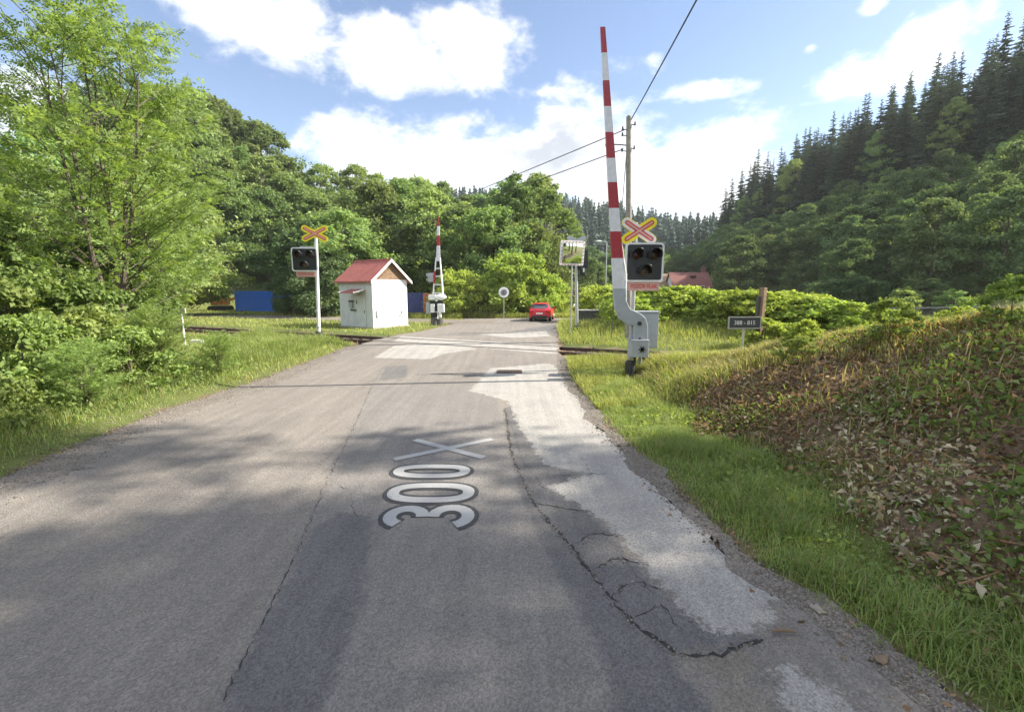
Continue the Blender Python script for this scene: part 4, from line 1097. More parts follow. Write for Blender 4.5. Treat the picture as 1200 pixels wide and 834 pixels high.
# ------------------------------------------------------------------ houses
def house(label, loc, rz, L_, W_, e_, rg_, wallm, roofm, chim=None, wins=(), name='house'):
    o = thing(name, label, 'house', loc, rz)
    mb = MB().box((0, 0, e_ / 2 - .5), (L_, W_, e_ + 1))
    vs = [(x, y, z) for x in (-L_ / 2, L_ / 2) for y, z in ((-W_ / 2, e_), (W_ / 2, e_), (0, rg_ - .05))]
    mb.add(vs, [(0, 2, 1), (3, 4, 5)]); w = mb.build('wall', wallm, o)
    pit = math.atan2(rg_ - e_, W_ / 2); ov = .4; tk = .16
    pl_ = [(-W_ / 2 - ov, e_ - ov * math.tan(pit)), (0, rg_), (W_ / 2 + ov, e_ - ov * math.tan(pit))]
    poly = pl_ + [(y, z + tk) for y, z in reversed(pl_)]
    vs = [(x, y, z) for x in (-L_ / 2 - .35, L_ / 2 + .35) for y, z in poly]
    fs = [(0, 1, 4, 5), (1, 2, 3, 4), (11, 10, 7, 6), (10, 9, 8, 7), (5, 4, 10, 11), (4, 3, 9, 10), (0, 6, 7, 1), (1, 7, 8, 2), (0, 5, 11, 6), (2, 8, 9, 3)]
    r_ = MB().add(vs, fs).build('roof', roofm, o)
    if chim: MB().box((chim, .3, rg_ + .35), (.7, .7, 1.7)).box((chim, .3, rg_ + 1.24), (.8, .8, .1)).build('chimney', M['rooftile'], r_)
    for x, z in wins:
        f = MB().box((x, -W_ / 2 - .02, z), (1.1, .06, 1.3)).build('window', M['white'], o)
        MB().box((x, -W_ / 2 - .055, z), (.9, .02, 1.1)).build('pane', M['glass'], f)
    return o
hx = at(806, 330, 96).x; hb = h(hx, 96)
zr_ = at(806, 320, 96).z - hb
o = house('low house with a red tiled roof and chimney behind the green hedge', (hx, 96, hb), R(-4), 7.2, 8.0, zr_ - 3.3, zr_, M['hutwall'], M['rooftile'], 3.1, ((-2, 1.6), (1.5, 1.6)))
dm = MB().box((.6, -1.2, zr_ - .75), (1.0, .9, .35)).build('roof_window', M['black'], o)
hx = at(779, 331, 99).x; hb = h(hx, 99); zr2 = at(779, 321.5, 99).z - hb
house('smaller brown roofed house left of the red tiled house', (hx, 100, hb), R(20), 5.5, 6.0, zr2 - 2.6, zr2, M['hutwall'], M['wood_old'], None, ((0, 1.4),))
hx = at(664, 342, 78).x; hb = h(hx, 78); zr3 = at(664, 333, 78).z - hb
house('small white house with red roof edge beyond the red car', (hx, 78, hb), R(64), 6.0, 4.4, max(1.4, zr3 - 2.1), zr3, M['hutwall'], M['rooftile'], 1.2, ((0, 1.2),))

# ------------------------------------------------------------------ fence on the far right
fc = []
for u, v, y in ((1028, 361, 29.0), (1110, 360, 31.5)):
    p = at(u, v, y); fc.append(p)
fa, fb = fc
fo = thing('mesh_fence', 'grey wire mesh fence with rails in the shade beyond the bank', 'fence', (fa.x, fa.y, 0), math.atan2(fb.y - fa.y, fb.x - fa.x))
FL = math.dist((fa.x, fa.y), (fb.x, fb.y)) + 7; ztp = fa.z
gl0 = min(h(fa.x, fa.y), ztp - 1.5)
post0 = None
k = 0
while k * 2.2 <= FL + .1:
    gzz = h(fa.x + (k * 2.2) * math.cos(fo.rotation_euler.z), fa.y + (k * 2.2) * math.sin(fo.rotation_euler.z))
    MB().box((k * 2.2, 0, (ztp + gzz) / 2 - .1), (.09, .09, ztp - gzz + .25)).build('fence_post', M['concrete_dark'], fo); k += 1  # dark post, rail and mesh colours carry the shade the fence stands in
rl = MB()
for z in (ztp - .04, ztp - .75): rl.box((FL / 2, -.06, z), (FL, .05, .09))
rl.build('fence_rail', M['nameplate'], fo)
ms = MB(); s = .05
while s < FL:
    ms.box((s, -.02, ztp - .75), (.012, .012, 1.4)); s += .11
for k in range(13): ms.box((FL / 2, -.02, ztp - .08 - k * .11), (FL, .012, .012))
ms.build('wire_mesh', M['dark_metal'], fo)

# pale heap at the right edge of the bank crest, stones at the track side
def lump(name, label, cat, loc, size, sc, mat, seed, n=18, m=10, rough=.28):
    r = random.Random(seed); mb = MB().sphere((0, 0, 0), 1, n, m)
    ph = [r.uniform(0, 6) for _ in range(6)]
    mb.v = [tuple(Vector(v) * size * (1 + rough * (math.sin(3 * v[0] + ph[0]) * math.sin(4 * v[1] + ph[1]) + .5 * math.sin(7 * v[2] + ph[2]) * math.sin(6 * v[0] + ph[3]))) ) for v in mb.v]
    mb.v = [(v[0] * sc[0], v[1] * sc[1], v[2] * sc[2]) for v in mb.v]
    o = mb.build(name, mat, None, smooth=True); o.location = loc; o.rotation_euler = (0, 0, r.uniform(0, 3))
    return tag(o, label, cat)
g_ = Vector((9.7, 8.6, h(9.7, 8.6)))
lump('sand_heap', 'pale heap of sand on the crest of the bank at the right edge', 'heap', g_ + Vector((.1, 0, -.1)), .75, (1.3, 1, .6), M['sandpale'], 3)
for i, (u, v, y, s, lab) in enumerate(((806, 424, 14.6, .42, 'flat brown rock slab beside the rail right of the barrier'), (787, 427, 14.3, .22, 'reddish brown stone left of the flat rock slab'), (836, 420, 15.2, .34, 'pale brown stone between the rock slab and the number plate'))):
    p = at(u, v, y); lump('rock', lab, 'rock', (p.x, y, h(p.x, y) + .06), s, (1.6, 1, .5), M['stone'] if i != 1 else M['dirt'], 20 + i)
# litter on the near asphalt
tx, ty = flat(917, 745); tw = MB().tube([(-.08, 0, .012), (0, .006, .016), (.085, -.004, .012)], [.010, .015, .009], 8).build('broken_twig', M['wood_old'], None, smooth=True)
tw.location = (tx, ty, .03); tag(tw, 'short broken twig lying on the dark asphalt at the near right', 'twig')
tx, ty = flat(1033, 776); tw = lump('clod', 'dark clod of earth at the near right road edge', 'clod', (tx, ty, h(tx, ty) + .03), .032, (1.7, 1, .6), M['dirt'], 40)
tx, ty = flat(958, 716); lump('pebble', 'pale pebble at the grass edge beside the pale strip', 'pebble', (tx, ty, h(tx, ty) + .02), .04, (1.4, 1, .6), M['stone'], 41)
# ------------------------------------------------------------------ foliage
UP = np.array([0, 0, 1.0])
def unit(v): return v / np.maximum(np.linalg.norm(v, axis=-1, keepdims=True), 1e-9)
def leaves(c, size, r, up=0.5, aspect=0.5, outward=None, outw=0.5, curl=.12):
    """one folded leaf per centre; returns verts (4n,3), quads (n,4)"""
    n = len(c)
    nrm = r.normal(0, 1, (n, 3)); nrm = unit(nrm) + UP * up
    if outward is not None: nrm = nrm + outward * outw
    nrm = unit(nrm)
    a = unit(np.cross(nrm, r.normal(0, 1, (n, 3)))); b = np.cross(nrm, a)
    s = np.asarray(size)[..., None] * (0.65 + 0.7 * r.random((n, 1)))
    L_, W_ = a * s * .5, b * s * aspect * .5
    v = np.stack([c - L_, c + W_ - L_ * .1 + nrm * s * curl, c + L_, c - W_ - L_ * .1 + nrm * s * curl], 1)
    return v.reshape(-1, 3), np.arange(4 * n).reshape(n, 4)

def sphere_dirs(r, n): return unit(r.normal(0, 1, (n, 3)))

def broadleaf(seed, Ht, Rc, base, clumps, per, leaf, mat, bark, shape=1.0, trunk_r=None, name='broadleaf_tree', flat_=.72, multi=1, aspect=.55, limb_every=3, clump_r=(.15, .30), hollow=.35):
    """tapered trunk, limbs to the clumps, crown of separate leaf clumps with gaps between"""
    r = np.random.default_rng(seed)
    zs = r.random(clumps) ** 0.85; ang = r.random(clumps) * 6.283; rad = hollow + (1 - hollow) * r.random(clumps) ** .6
    prof = np.sin(np.pi * np.clip(zs * .86 + .12, 0, 1)) ** shape
    lob = 1 + .22 * np.sin(ang * 2 + r.random() * 6) + .14 * np.sin(ang * 3 + zs * 5 + r.random() * 6)
    rr = Rc * prof * rad * lob
    cc = np.column_stack([rr * np.cos(ang), rr * np.sin(ang), base + (Ht - base) * (zs * .93 + .02)])
    cr = Rc * (clump_r[0] + (clump_r[1] - clump_r[0]) * r.random(clumps)) * (1 - .35 * zs)
    pts, outs = [], []
    for c, q in zip(cc, cr):
        k = int(per * (.7 + .6 * r.random())); d = sphere_dirs(r, k)
        w = 1 - .55 * r.random((k, 1)) ** 1.3 + .26 * r.normal(0, 1, (k, 1))
        d2 = d * np.array([1, 1, flat_]) * q * w
        keep = d[:, 2] > -0.75 + .5 * r.random(k) - .25
        pts.append((c + d2)[keep]); outs.append(d[keep])
    # stray shoots for an uneven outline
    k = clumps * 5; i = r.integers(0, clumps, k); d = sphere_dirs(r, k); d[:, 2] = np.abs(d[:, 2]) * .8
    for s_ in (1.05, 1.2, 1.38): pts.append(cc[i] + d * cr[i][:, None] * (s_ + .08 * r.random((k, 1)))); outs.append(d)
    pts = np.concatenate(pts); outs = np.concatenate(outs)
    v, f = leaves(pts, np.full(len(pts), leaf), r, .45, aspect, outs, .7)
    crown = mesh_np('crown', v, [f], mat)
    tr_ = trunk_r or Ht * .016
    mb = MB()
    for m_ in range(multi):
        a0 = m_ * 6.28 / multi + 1; sp_ = 0 if multi == 1 else Rc * .10
        ph = r.random() * 6; tops = []
        for t in np.linspace(0, 1, 7):
            tops.append((sp_ * math.cos(a0) * (.3 + 2.2 * t) + .02 * Ht * math.sin(ph + t * 3) * t, sp_ * math.sin(a0) * (.3 + 2.2 * t) + .02 * Ht * math.cos(ph + t * 4) * t, -0.3 + (Ht * .86 + .3) * t))
        mb.tube(tops, [tr_ * (1.25 if t == 0 else 1 - .85 * t) / (multi ** .4) for t in np.linspace(0, 1, 7)], 9)
        for j in range(m_, clumps, limb_every * multi):
            c = cc[j]; t0 = min(.8, max(.12, (c[2] - .25 * np.hypot(c[0], c[1]) - Rc * .25) / (Ht * .86)))
            k0 = t0 * 6; i0 = int(k0); p0 = Vector(tops[i0]).lerp(Vector(tops[min(6, i0 + 1)]), k0 - i0)
            p1 = Vector(c); mid = p0.lerp(p1, .5) + Vector((0, 0, .12 * (p1 - p0).length))
            r0_ = tr_ * (1 - .85 * t0) * .5 / (multi ** .4)
            mb.tube([p0, mid, p1], [r0_, r0_ * .6, r0_ * .2], 5, caps=False)
    trunk = mb.build('trunk', bark, None, smooth=True)
    return crown, trunk

def pinnate(seed, Ht, Rc, base, n, mat, bark):
    """ash-like tree: several rising stems, layered sprays of compound leaves with sky between"""
    r = np.random.default_rng(seed); mb = MB(); tips = []
    stems = [(0.0, 0.0, 1.0), (.9, .5, .93), (2.3, .42, .96), (3.6, .5, .9), (4.9, .6, .84), (5.7, .3, .97)]
    for a0, lean, hh in stems:
        pts = []
        for t in np.linspace(0, 1, 9):
            q = lean * Rc * .75 * t ** 1.25
            pts.append(Vector((q * math.cos(a0) + .18 * math.sin(t * 5 + a0), q * math.sin(a0) + .18 * math.cos(t * 4 + a0), -.3 + (Ht * hh + .3) * t)))
        mb.tube(pts, [.105 * (1 - .93 * t) + .004 for t in np.linspace(0, 1, 9)], 8)
        for j in range(26):
            t = .16 + .84 * ((j + r.random()) / 26); k = t * 8; i0 = min(7, int(k)); p0 = pts[i0].lerp(pts[i0 + 1], k - i0)
            a = r.random() * 6.28; ln = Rc * (.30 + .62 * math.sin(math.pi * min(1, .10 + .9 * t)) ** .8 * (.5 + .5 * r.random())) * (1 if lean > .1 else .8)
            dirv = Vector((math.cos(a), math.sin(a), .62 + .45 * r.random()))
            q = [p0 + dirv * ln * s - Vector((0, 0, .16 * ln * s * s)) for s in (0, .35, .7, 1)]
            mb.tube(q, [.026 * (1 - .6 * t) + .003, .014, .008, .003], 5, caps=False)
            for s in np.linspace(.30, 1, 12):
                i = min(2, int(s * 3)); p = q[i].lerp(q[i + 1], s * 3 - i)
                for kk in range(4): tips.append((p, dirv, s))
    T = np.array([tuple(p) for p, _, _ in tips]); D = np.array([tuple(d) for _, d, _ in tips])
    sel = r.integers(0, len(T), n); p = T[sel] + r.normal(0, .20, (n, 3)) * np.array([1, 1, .45]); d = D[sel]
    ax = unit(d * .7 + r.normal(0, .75, (n, 3)) * np.array([1, 1, .6]) + np.array([0, 0, -.05]))
    nrm = unit(UP + r.normal(0, .6, (n, 3))); sd = unit(np.cross(nrm, ax)); nrm = np.cross(ax, sd)
    Lr = .30 * (.7 + .6 * r.random((n, 1))); cs, ls = [], []
    V, Fq = [], []; off = 0
    for t in (.28, .52, .76, 1.0):
        for s in ((-1, 1) if t < 1 else (0,)):
            c = p + ax * Lr * t - UP * (.20 * Lr * t * t)
            dv = unit(ax * (.45 if s else 1) + sd * s * .9); l_ = Lr * .44; w_ = np.cross(nrm, dv) * l_ * .21
            V.append(np.stack([c, c + dv * l_ * .45 + w_ - UP * .01, c + dv * l_ - UP * .03, c + dv * l_ * .45 - w_ - UP * .01], 1).reshape(-1, 3))
    V = np.stack([v.reshape(n, 4, 3) for v in V], 1).reshape(-1, 3)
    crown = mesh_np('crown', V, [np.arange(len(V)).reshape(-1, 4)], mat)
    return crown, mb.build('trunk', bark, None, smooth=True)

def spruce(seed, Ht, Rb, mat, whorls=30, per=8, base=.06, twigs=10):
    r = np.random.default_rng(seed); mb = MB()
    mb.tube([(0, 0, -.5), (0, 0, Ht * .5), (0, 0, Ht)], [Ht * .013, Ht * .008, .012], 7)
    V = []
    for i in range(whorls):
        t = base + (1 - base) * (i / whorls) ** 1.0; z = Ht * t; Lb = Rb * (1 - t) ** .82 * (.8 + .35 * r.random()) + .12
        k = max(4, int(per * (1.0 if t < .75 else .7)))
        a0 = r.random() * 6.28
        for j in range(k):
            a = a0 + 6.283 * j / k + r.normal(0, .16); L_ = Lb * (.5 + .75 * r.random()); d = np.array([math.cos(a), math.sin(a), 0]); sdv = np.array([-d[1], d[0], 0])
            dr = .30 + .35 * (1 - t)
            zz = z + r.normal(0, .02 * Ht * .4)
            P_ = lambda s: np.array([0, 0, zz]) + d * L_ * s + UP * (-dr * L_ * s * (1 - .45 * s))
            s_ = np.linspace(.08, 1, twigs)
            for q in range(twigs - 1):
                p0, p1 = P_(s_[q]), P_(min(1.06, s_[q + 1] + .10)); w = L_ * (.20 * (1 - s_[q]) + .07) * (.7 + .6 * r.random())
                for sg in (-1, 1):
                    tip = (p0 + p1) / 2 + sdv * sg * w + UP * (-w * (.25 + .7 * r.random())) + d * L_ * .06
                    V += [p0, p1, tip, p0 + (tip - p0) * .55 - UP * w * .22]
                V += [p0, (p0 + p1) / 2 - UP * w * .9 + r.normal(0, .03, 3), p1, p0 + (p1 - p0) * .5 + UP * .08]
    for q in range(10):
        a = r.random() * 6.28; z = Ht * (.94 + .06 * q / 10); d = np.array([math.cos(a), math.sin(a), .6]); b_ = np.array([0, 0, z])
        V += [b_, b_ + d * .22 + np.array([.03, 0, 0]), b_ + d * .34, b_ + d * .2 - np.array([.03, 0, .02])]
    V = np.array(V); crown = mesh_np('crown', V, [np.arange(len(V)).reshape(-1, 4)], mat)
    return crown, mb.build('trunk', M['bark'], None, smooth=True)

PROT = {}
def proto(key, parts): PROT[key] = parts
used_ = set()
def plant(key, name, label, cat, x, y, sc=1.0, rz=None, group=None, z=None, scz=None, sink=0.0):
    o = thing(name, label, cat, (x, y, (h(x, y) if z is None else z) - sink), rnd.uniform(0, 6.28) if rz is None else rz, group)
    o.scale = (sc, sc, scz or sc)
    for p in PROT[key]:
        if p.name in used_: q = p.copy(); C.objects.link(q)
        else: q = p; used_.add(p.name)
        q.parent = o
    return o

# prototypes ---------------------------------------------------------
proto('woodA', broadleaf(101, 15, 5.0, 2.2, 105, 165, .36, M['leaf_wood'], M['bark'], .8))
proto('woodB', broadleaf(102, 16, 4.0, 2.0, 100, 155, .34, M['leaf_wood'], M['bark_pale'], .65))
proto('woodC', broadleaf(103, 13, 5.6, 1.2, 115, 165, .36, M['leaf_wood'], M['bark'], .6))
proto('woodD', broadleaf(104, 17, 3.6, 3.0, 80, 140, .34, M['leaf_wood'], M['bark_pale'], .9, hollow=.15))
proto('darkA', broadleaf(111, 9, 4.2, .4, 110, 165, .30, M['leaf_dark'], M['bark'], .55))
proto('darkB', broadleaf(112, 11, 4.0, .8, 105, 165, .32, M['leaf_dark'], M['bark'], .7))
proto('youngA', broadleaf(121, 5, 1.9, .2, 34, 110, .26, M['leaf_young'], M['bark'], .8))
proto('youngB', broadleaf(122, 6, 1.6, .3, 30, 110, .26, M['leaf_young'], M['bark'], 1.0))
proto('shadeB', broadleaf(133, 27, 5.2, 16.5, 80, 150, .36, M['leaf_wood'], M['bark'], .6))
proto('lindenA', broadleaf(131, 8, 3.4, .5, 150, 260, .16, M['leaf_maple'], M['bark'], .55))
proto('ash', pinnate(140, 11.2, 4.2, 1.6, 6600, M['leaf_ash'], M['bark']))
proto('ashB', pinnate(141, 8.5, 4.0, 1.0, 6200, M['leaf_ash'], M['bark']))
proto('bushA', broadleaf(151, 2.3, 1.35, .05, 70, 170, .11, M['leaf_bright'], M['bark'], .45, aspect=.7, limb_every=4))
proto('bushB', broadleaf(152, 2.0, 1.2, .0, 66, 170, .115, M['leaf_bright'], M['bark'], .5, aspect=.75, limb_every=4))
proto('bushC', broadleaf(153, 2.6, 1.5, .05, 52, 220, .12, M['leaf_maple'], M['bark'], .5, aspect=.6, limb_every=4))
proto('bushD', broadleaf(154, 1.5, .95, .0, 36, 150, .10, M['leaf_weed'], M['bark'], .55, aspect=.5, limb_every=5))
proto('verge', broadleaf(155, 4.2, 2.6, .1, 60, 230, .20, M['leaf_bright'], M['bark'], .5, aspect=.6, limb_every=4))
proto('spruceA', spruce(161, 20, 3.3, M['needles'], 36, 9, .05, 12))
proto('spruceB', spruce(162, 22, 3.4, M['needles'], 40, 9, .10, 12))
proto('spruceC', spruce(163, 19, 2.8, M['needles'], 34, 8, .14, 12))
proto('spruceS', spruce(164, 5.0, 1.4, M['leaf_young'], 16, 7, .02, 8))

# left foreground -----------------------------------------------------
plant('ash', 'ash_tree', 'tall airy light green tree with several stems at the left, sky showing through its top', 'tree', -13.0, 15.2, .97, 1.2)
plant('ashB', 'ash_tree', 'feathery light green tree at the left edge of the view', 'tree', -18.9, 14.6, .92, 2.2)
plant('ashB', 'ash_tree', 'lower yellow green tree right of the tall airy tree, behind the marker post', 'tree', -19.6, 25.5, .95, .3)
plant('lindenA', 'broadleaf_tree', 'dense dark broadleaf tree low beside the tall airy tree on the left', 'tree', -14.9, 16.6, .60, 2.0)
plant('lindenA', 'broadleaf_tree', 'dense mid green broadleaf tree at the far left edge', 'tree', -18.6, 16.2, .72, 4.0)
plant('bushC', 'bush', 'dark leafy bush at the foot of the tall airy tree', 'bush', -12.5, 13.9, 1.1, .2)
plant('bushC', 'bush', 'large dark bush at the left edge above the tall weeds', 'bush', -13.6, 12.4, 1.25, 1.4)
plant('bushC', 'bush', 'dark bush just left of the white marker post', 'bush', -14.9, 18.0, .95, 2.9)
plant('bushC', 'bush', 'bush at the left edge of the view, sunlit at its top', 'bush', -12.4, 10.8, 1.12, .9)
for i, (x, y, s, lab) in enumerate(((-8.9, 10.6, 1.0, 'small leafy bush nearest the road bend of the left verge'), (-9.7, 9.0, 1.25, 'weedy bush with pale shoots in the left verge'), (-10.7, 11.6, 1.35, 'weedy bush between the dark bush and the left verge grass'),
                                   (-8.6, 7.2, .75, 'low weedy bush at the near left edge of the road'), (-10.3, 7.4, 1.3, 'tall weedy bush at the left edge of the view'), (-10.6, 12.6, .9, 'weedy bush below the dark leafy bush, near the grass'))):
    plant('bushD', 'bush', lab, 'bush', x, y, s, i * 1.1)

for i, (x, y, s_, lab) in enumerate(((-8.3, 8.8, .16, 'small feathery sapling at the near left verge'), (-9.2, 11.8, .22, 'feathery sapling in front of the weedy bushes on the left'), (-8.0, 12.4, .14, 'smallest feathery sapling beside the left road edge'), (-10.0, 6.4, .26, 'feathery sapling at the left edge, nearest the viewer'))):
    plant('ashB', 'sapling', lab, 'sapling', x, y, s_, i * 1.7, sink=.05)
# wood behind on the left ---------------------------------------------
prof_u = [150, 200, 240, 270, 300, 330, 360, 400, 430, 460, 500, 530, 552, 575, 600, 630, 650]
prof_v = [95, 105, 118, 132, 150, 180, 190, 193, 203, 200, 211, 221, 230, 226, 206, 210, 250]
WG = 'trees of the wood rising on the left behind the railway'
def by_top(key, u, vtop, y, label, group=None, wide=1.0, name='broadleaf_tree'):
    pt = at(u, vtop, y); g = h(pt.x, y)
    hh = {'woodA': 15, 'woodB': 16, 'woodC': 13, 'woodD': 17, 'darkA': 9, 'darkB': 11, 'youngA': 5, 'youngB': 6, 'verge': 4.2, 'lindenA': 8, 'ashB': 8.5,
          'spruceA': 20, 'spruceB': 22, 'spruceC': 18, 'spruceS': 5.0}[key]
    s = max(.12, (pt.z - g) / hh) * 1.04
    return plant(key, name, label, 'tree', pt.x, y, s * wide, None, group, g, s, sink=.1)
keys = ['woodA', 'woodB', 'woodC', 'woodD']
for row, (yb, du, dv, n) in enumerate(((92, 27, 0, 20), (78, 33, 26, 17), (72, 38, 58, 14))):
    for k in range(n):
        u = 110 + k * du + rnd.uniform(-9, 9)
        if u > 645: continue
        v = float(np.interp(u, prof_u, prof_v)) + dv + rnd.uniform(-4, 12)
        if row > 0 and u > 540: continue
        by_top(rnd.choice(keys if row else keys[:2] + keys[3:]), u, v, yb + rnd.uniform(-4, 4), ('broadleaf tree along the skyline of the wood on the left', 'broadleaf tree halfway up the wooded slope on the left', 'broadleaf tree in the lower rows of the wood on the left')[row], WG, 1.15)
by_top('woodD', 604, 205, 56, 'tall slender tree standing above the others left of the gap in the skyline', None, 1.0)
by_top('woodB', 632, 212, 58, 'tall loose tree beside the gap in the skyline, right end of the wood', None, 1.0)
by_top('woodC', 575, 246, 52, 'broad yellow green tree behind the far hedge and the round sign', None, 1.1)
by_top('woodA', 545, 240, 56, 'broad dark green tree behind the raised left barrier', None, 1.1)
by_top('woodC', 618, 262, 53, 'broad light green tree above the red car', None, 1.15)
by_top('woodA', 505, 224, 58, 'tall dense tree behind the tip of the left barrier arm', None, 1.1)
by_top('woodB', 470, 214, 60, 'tall dense tree directly behind the hut roof', None, 1.2)
by_top('woodA', 438, 216, 58, 'broad tree left of the hut roof ridge', None, 1.1)
by_top('woodC', 400, 250, 50, 'dark broad tree filling the space above the hut eave', None, 1.2)
by_top('darkB', 362, 262, 49, 'dense dark tree behind the lamp board of the left signal', None, 1.25)
by_top('darkA', 385, 298, 45, 'round dark bushy tree between the left signal and the hut', None, 1.1)
by_top('darkA', 338, 312, 48, 'dark bushy tree covering the right end of the blue container', None, .95)
by_top('woodA', 310, 226, 70, 'light green tree behind the blue container', None, 1.0)
by_top('woodB', 262, 205, 68, 'yellowish tree left of the blue container', None, 1.1)
by_top('woodC', 196, 228, 46, 'broad tree behind the lower yellow green tree on the left', None, 1.1)
by_top('woodA', 60, 150, 50, 'tree showing behind the feathery tree on the left edge', None, 1.2)
by_top('woodC', 120, 200, 44, 'tree showing behind the stems of the tall airy tree', None, 1.2)
by_top('woodC', 10, 190, 40, 'tree at the far left behind the feathery tree', None, 1.2)
by_top('darkB', 640, 300, 60, 'dark tree behind the red car roof, left of the small white house', None, .9)
by_top('darkA', 688, 300, 66, 'dark tree behind the traffic mirror post', None, .8)
# far hedge along the bend
for i, (u, v, y, lab) in enumerate(((538, 318, 43.6, 'bright leafy shrub right of the left barrier'), (560, 326, 43.4, 'bright leafy shrub left of the round sign'), (582, 318, 44.6, 'tall leafy shrub behind the round sign'), (606, 300, 44.2, 'tall leafy shrub right of the round sign'),
                                   (628, 318, 45.2, 'leafy shrub above the left side of the red car'), (646, 330, 46.2, 'leafy shrub above the right side of the red car'), (522, 336, 42.6, 'small leafy shrub just beside the left barrier drive'))):
    by_top('verge', u, v, y, lab, 'shrubs along the far bend', .95, 'shrub')

# hedge and bushes on the right beyond the track -------------------------
def bush_top(key, u, vtop, y, label, wide=1.0, group='bright green shrubs beyond the track'):
    pt = at(u, vtop, y); g = h(pt.x, y); hh = {'bushA': 2.3, 'bushB': 2.0, 'bushC': 2.6, 'bushD': 1.5}[key]
    s = max(.2, (pt.z - g) / hh); plant(key, 'shrub', label, 'shrub', pt.x, y, s * wide, None, group, g, s, sink=.05)
for key, u, v, y, w, lab in (('bushA', 703, 335, 37, 1.0, 'bright shrub right of the mirror posts'), ('bushB', 735, 345, 27, .9, 'bright shrub left of the raised barrier arm base'), ('bushA', 742, 336, 30, 1.0, 'bright shrub behind the signal mast'),
                             ('bushA', 775, 337, 28, 1.1, 'bright shrub right of the dark lamp board'), ('bushB', 796, 335, 27, 1.1, 'bright shrub in front of the red tiled roof'), ('bushA', 822, 339, 26, 1.0, 'bright shrub right of the red tiled roof'), ('bushB', 846, 341, 25, 1.0, 'bright shrub above the dark number plate, left of the wooden post'),
                             ('bushA', 868, 340, 23.6, 1.0, 'bright shrub directly left of the wooden post'), ('bushB', 912, 341, 22.6, 1.2, 'large bright shrub right of the wooden post'), ('bushA', 938, 345, 21.6, 1.2, 'large bright shrub in the middle of the hedge right of the post'),
                             ('bushB', 965, 350, 20.8, 1.2, 'bright shrub left of the rightmost rounded shrub'), ('bushA', 998, 354, 20.0, 1.15, 'rounded bright shrub at the right end of the hedge'), ('bushB', 752, 356, 25.0, 1.0, 'lower bright shrub right of the grey cabinet'),
                             ('bushB', 898, 372, 18.4, 1.0, 'low bright bush at the foot of the wooden post'), ('bushB', 930, 378, 18.2, 1.0, 'low bright bush in front of the hedge')):
    bush_top(key, u, v - 1, y, lab, w * 1.35)

# right hillside ---------------------------------------------------------
def hill_spots(n, cond, xr_, yr_, gap, tries=20000):
    out = []
    r = random.Random(91 + n)
    for _ in range(tries):
        if len(out) >= n: break
        x, y = r.uniform(*xr_), r.uniform(*yr_)
        if x / y > 1.45 or not cond(x, y): continue
        if all((x - a) ** 2 + (y - b_) ** 2 > gap * gap for a, b_ in out): out.append((x, y))
    return out
def sprucebase(y): return float(np.interp(y, [60, 80, 108, 135, 170], [27, 25, 22, 17, 15]))
for x, y in hill_spots(205, lambda x, y: sprucebase(y) < h(x, y) < sprucebase(y) + 13.5, (44, 135), (56, 158), 2.7):
    near = h(x, y) < sprucebase(y) + 5
    plant(rnd.choice(['spruceA', 'spruceB', 'spruceC']), 'spruce_tree', 'tall dark spruce in the front row of the stand on the right hill' if near else 'tall dark spruce higher in the stand on the right hill', 'spruce', x, y, rnd.uniform(.95, 1.35), None, 'spruces of the stand on the right hill', scz=rnd.uniform(.8, 1.25), sink=.2)
for x, y in hill_spots(14, lambda x, y: sprucebase(y) - 1 < h(x, y) < sprucebase(y) + 12, (50, 130), (58, 150), 6.0):
    plant(rnd.choice(['woodD', 'woodB']), 'broadleaf_tree', 'slender lighter broadleaf tree standing among the spruces on the right hill', 'tree', x, y, rnd.uniform(.85, 1.15), None, 'broadleaf trees among the hill spruces', sink=.2)
for x, y in hill_spots(8, lambda x, y: True, (66, 75), (131, 150), 3.2):
    plant(rnd.choice(['spruceA', 'spruceC']), 'spruce_tree', 'slender spruce at the left end of the stand on the right hill', 'spruce', x, y, rnd.uniform(.7, 1.0), None, 'spruces at the left end of the hill stand', sink=.2)
for x, y in hill_spots(78, lambda x, y: sprucebase(y) - 13 < h(x, y) < sprucebase(y) + .5, (38, 125), (46, 150), 3.0):
    plant(rnd.choice(['youngA', 'youngB', 'spruceS', 'youngA']), 'young_tree', 'young fresh green tree on the slope below the spruce stand', 'young tree', x, y, rnd.uniform(.8, 1.3), None, 'young trees on the right slope', sink=.1)
for x, y in hill_spots(62, lambda x, y: .2 < h(x, y) < sprucebase(y) - 11 and not (y < 108 and .26 < x / y < .46), (33, 100), (40, 150), 3.6):
    plant(rnd.choice(['darkA', 'darkB', 'darkB']), 'broadleaf_tree', 'dark broadleaf tree at the foot of the right hill', 'tree', x, y, rnd.uniform(.62, .98), None, 'dark trees at the foot of the right hill', sink=.1)
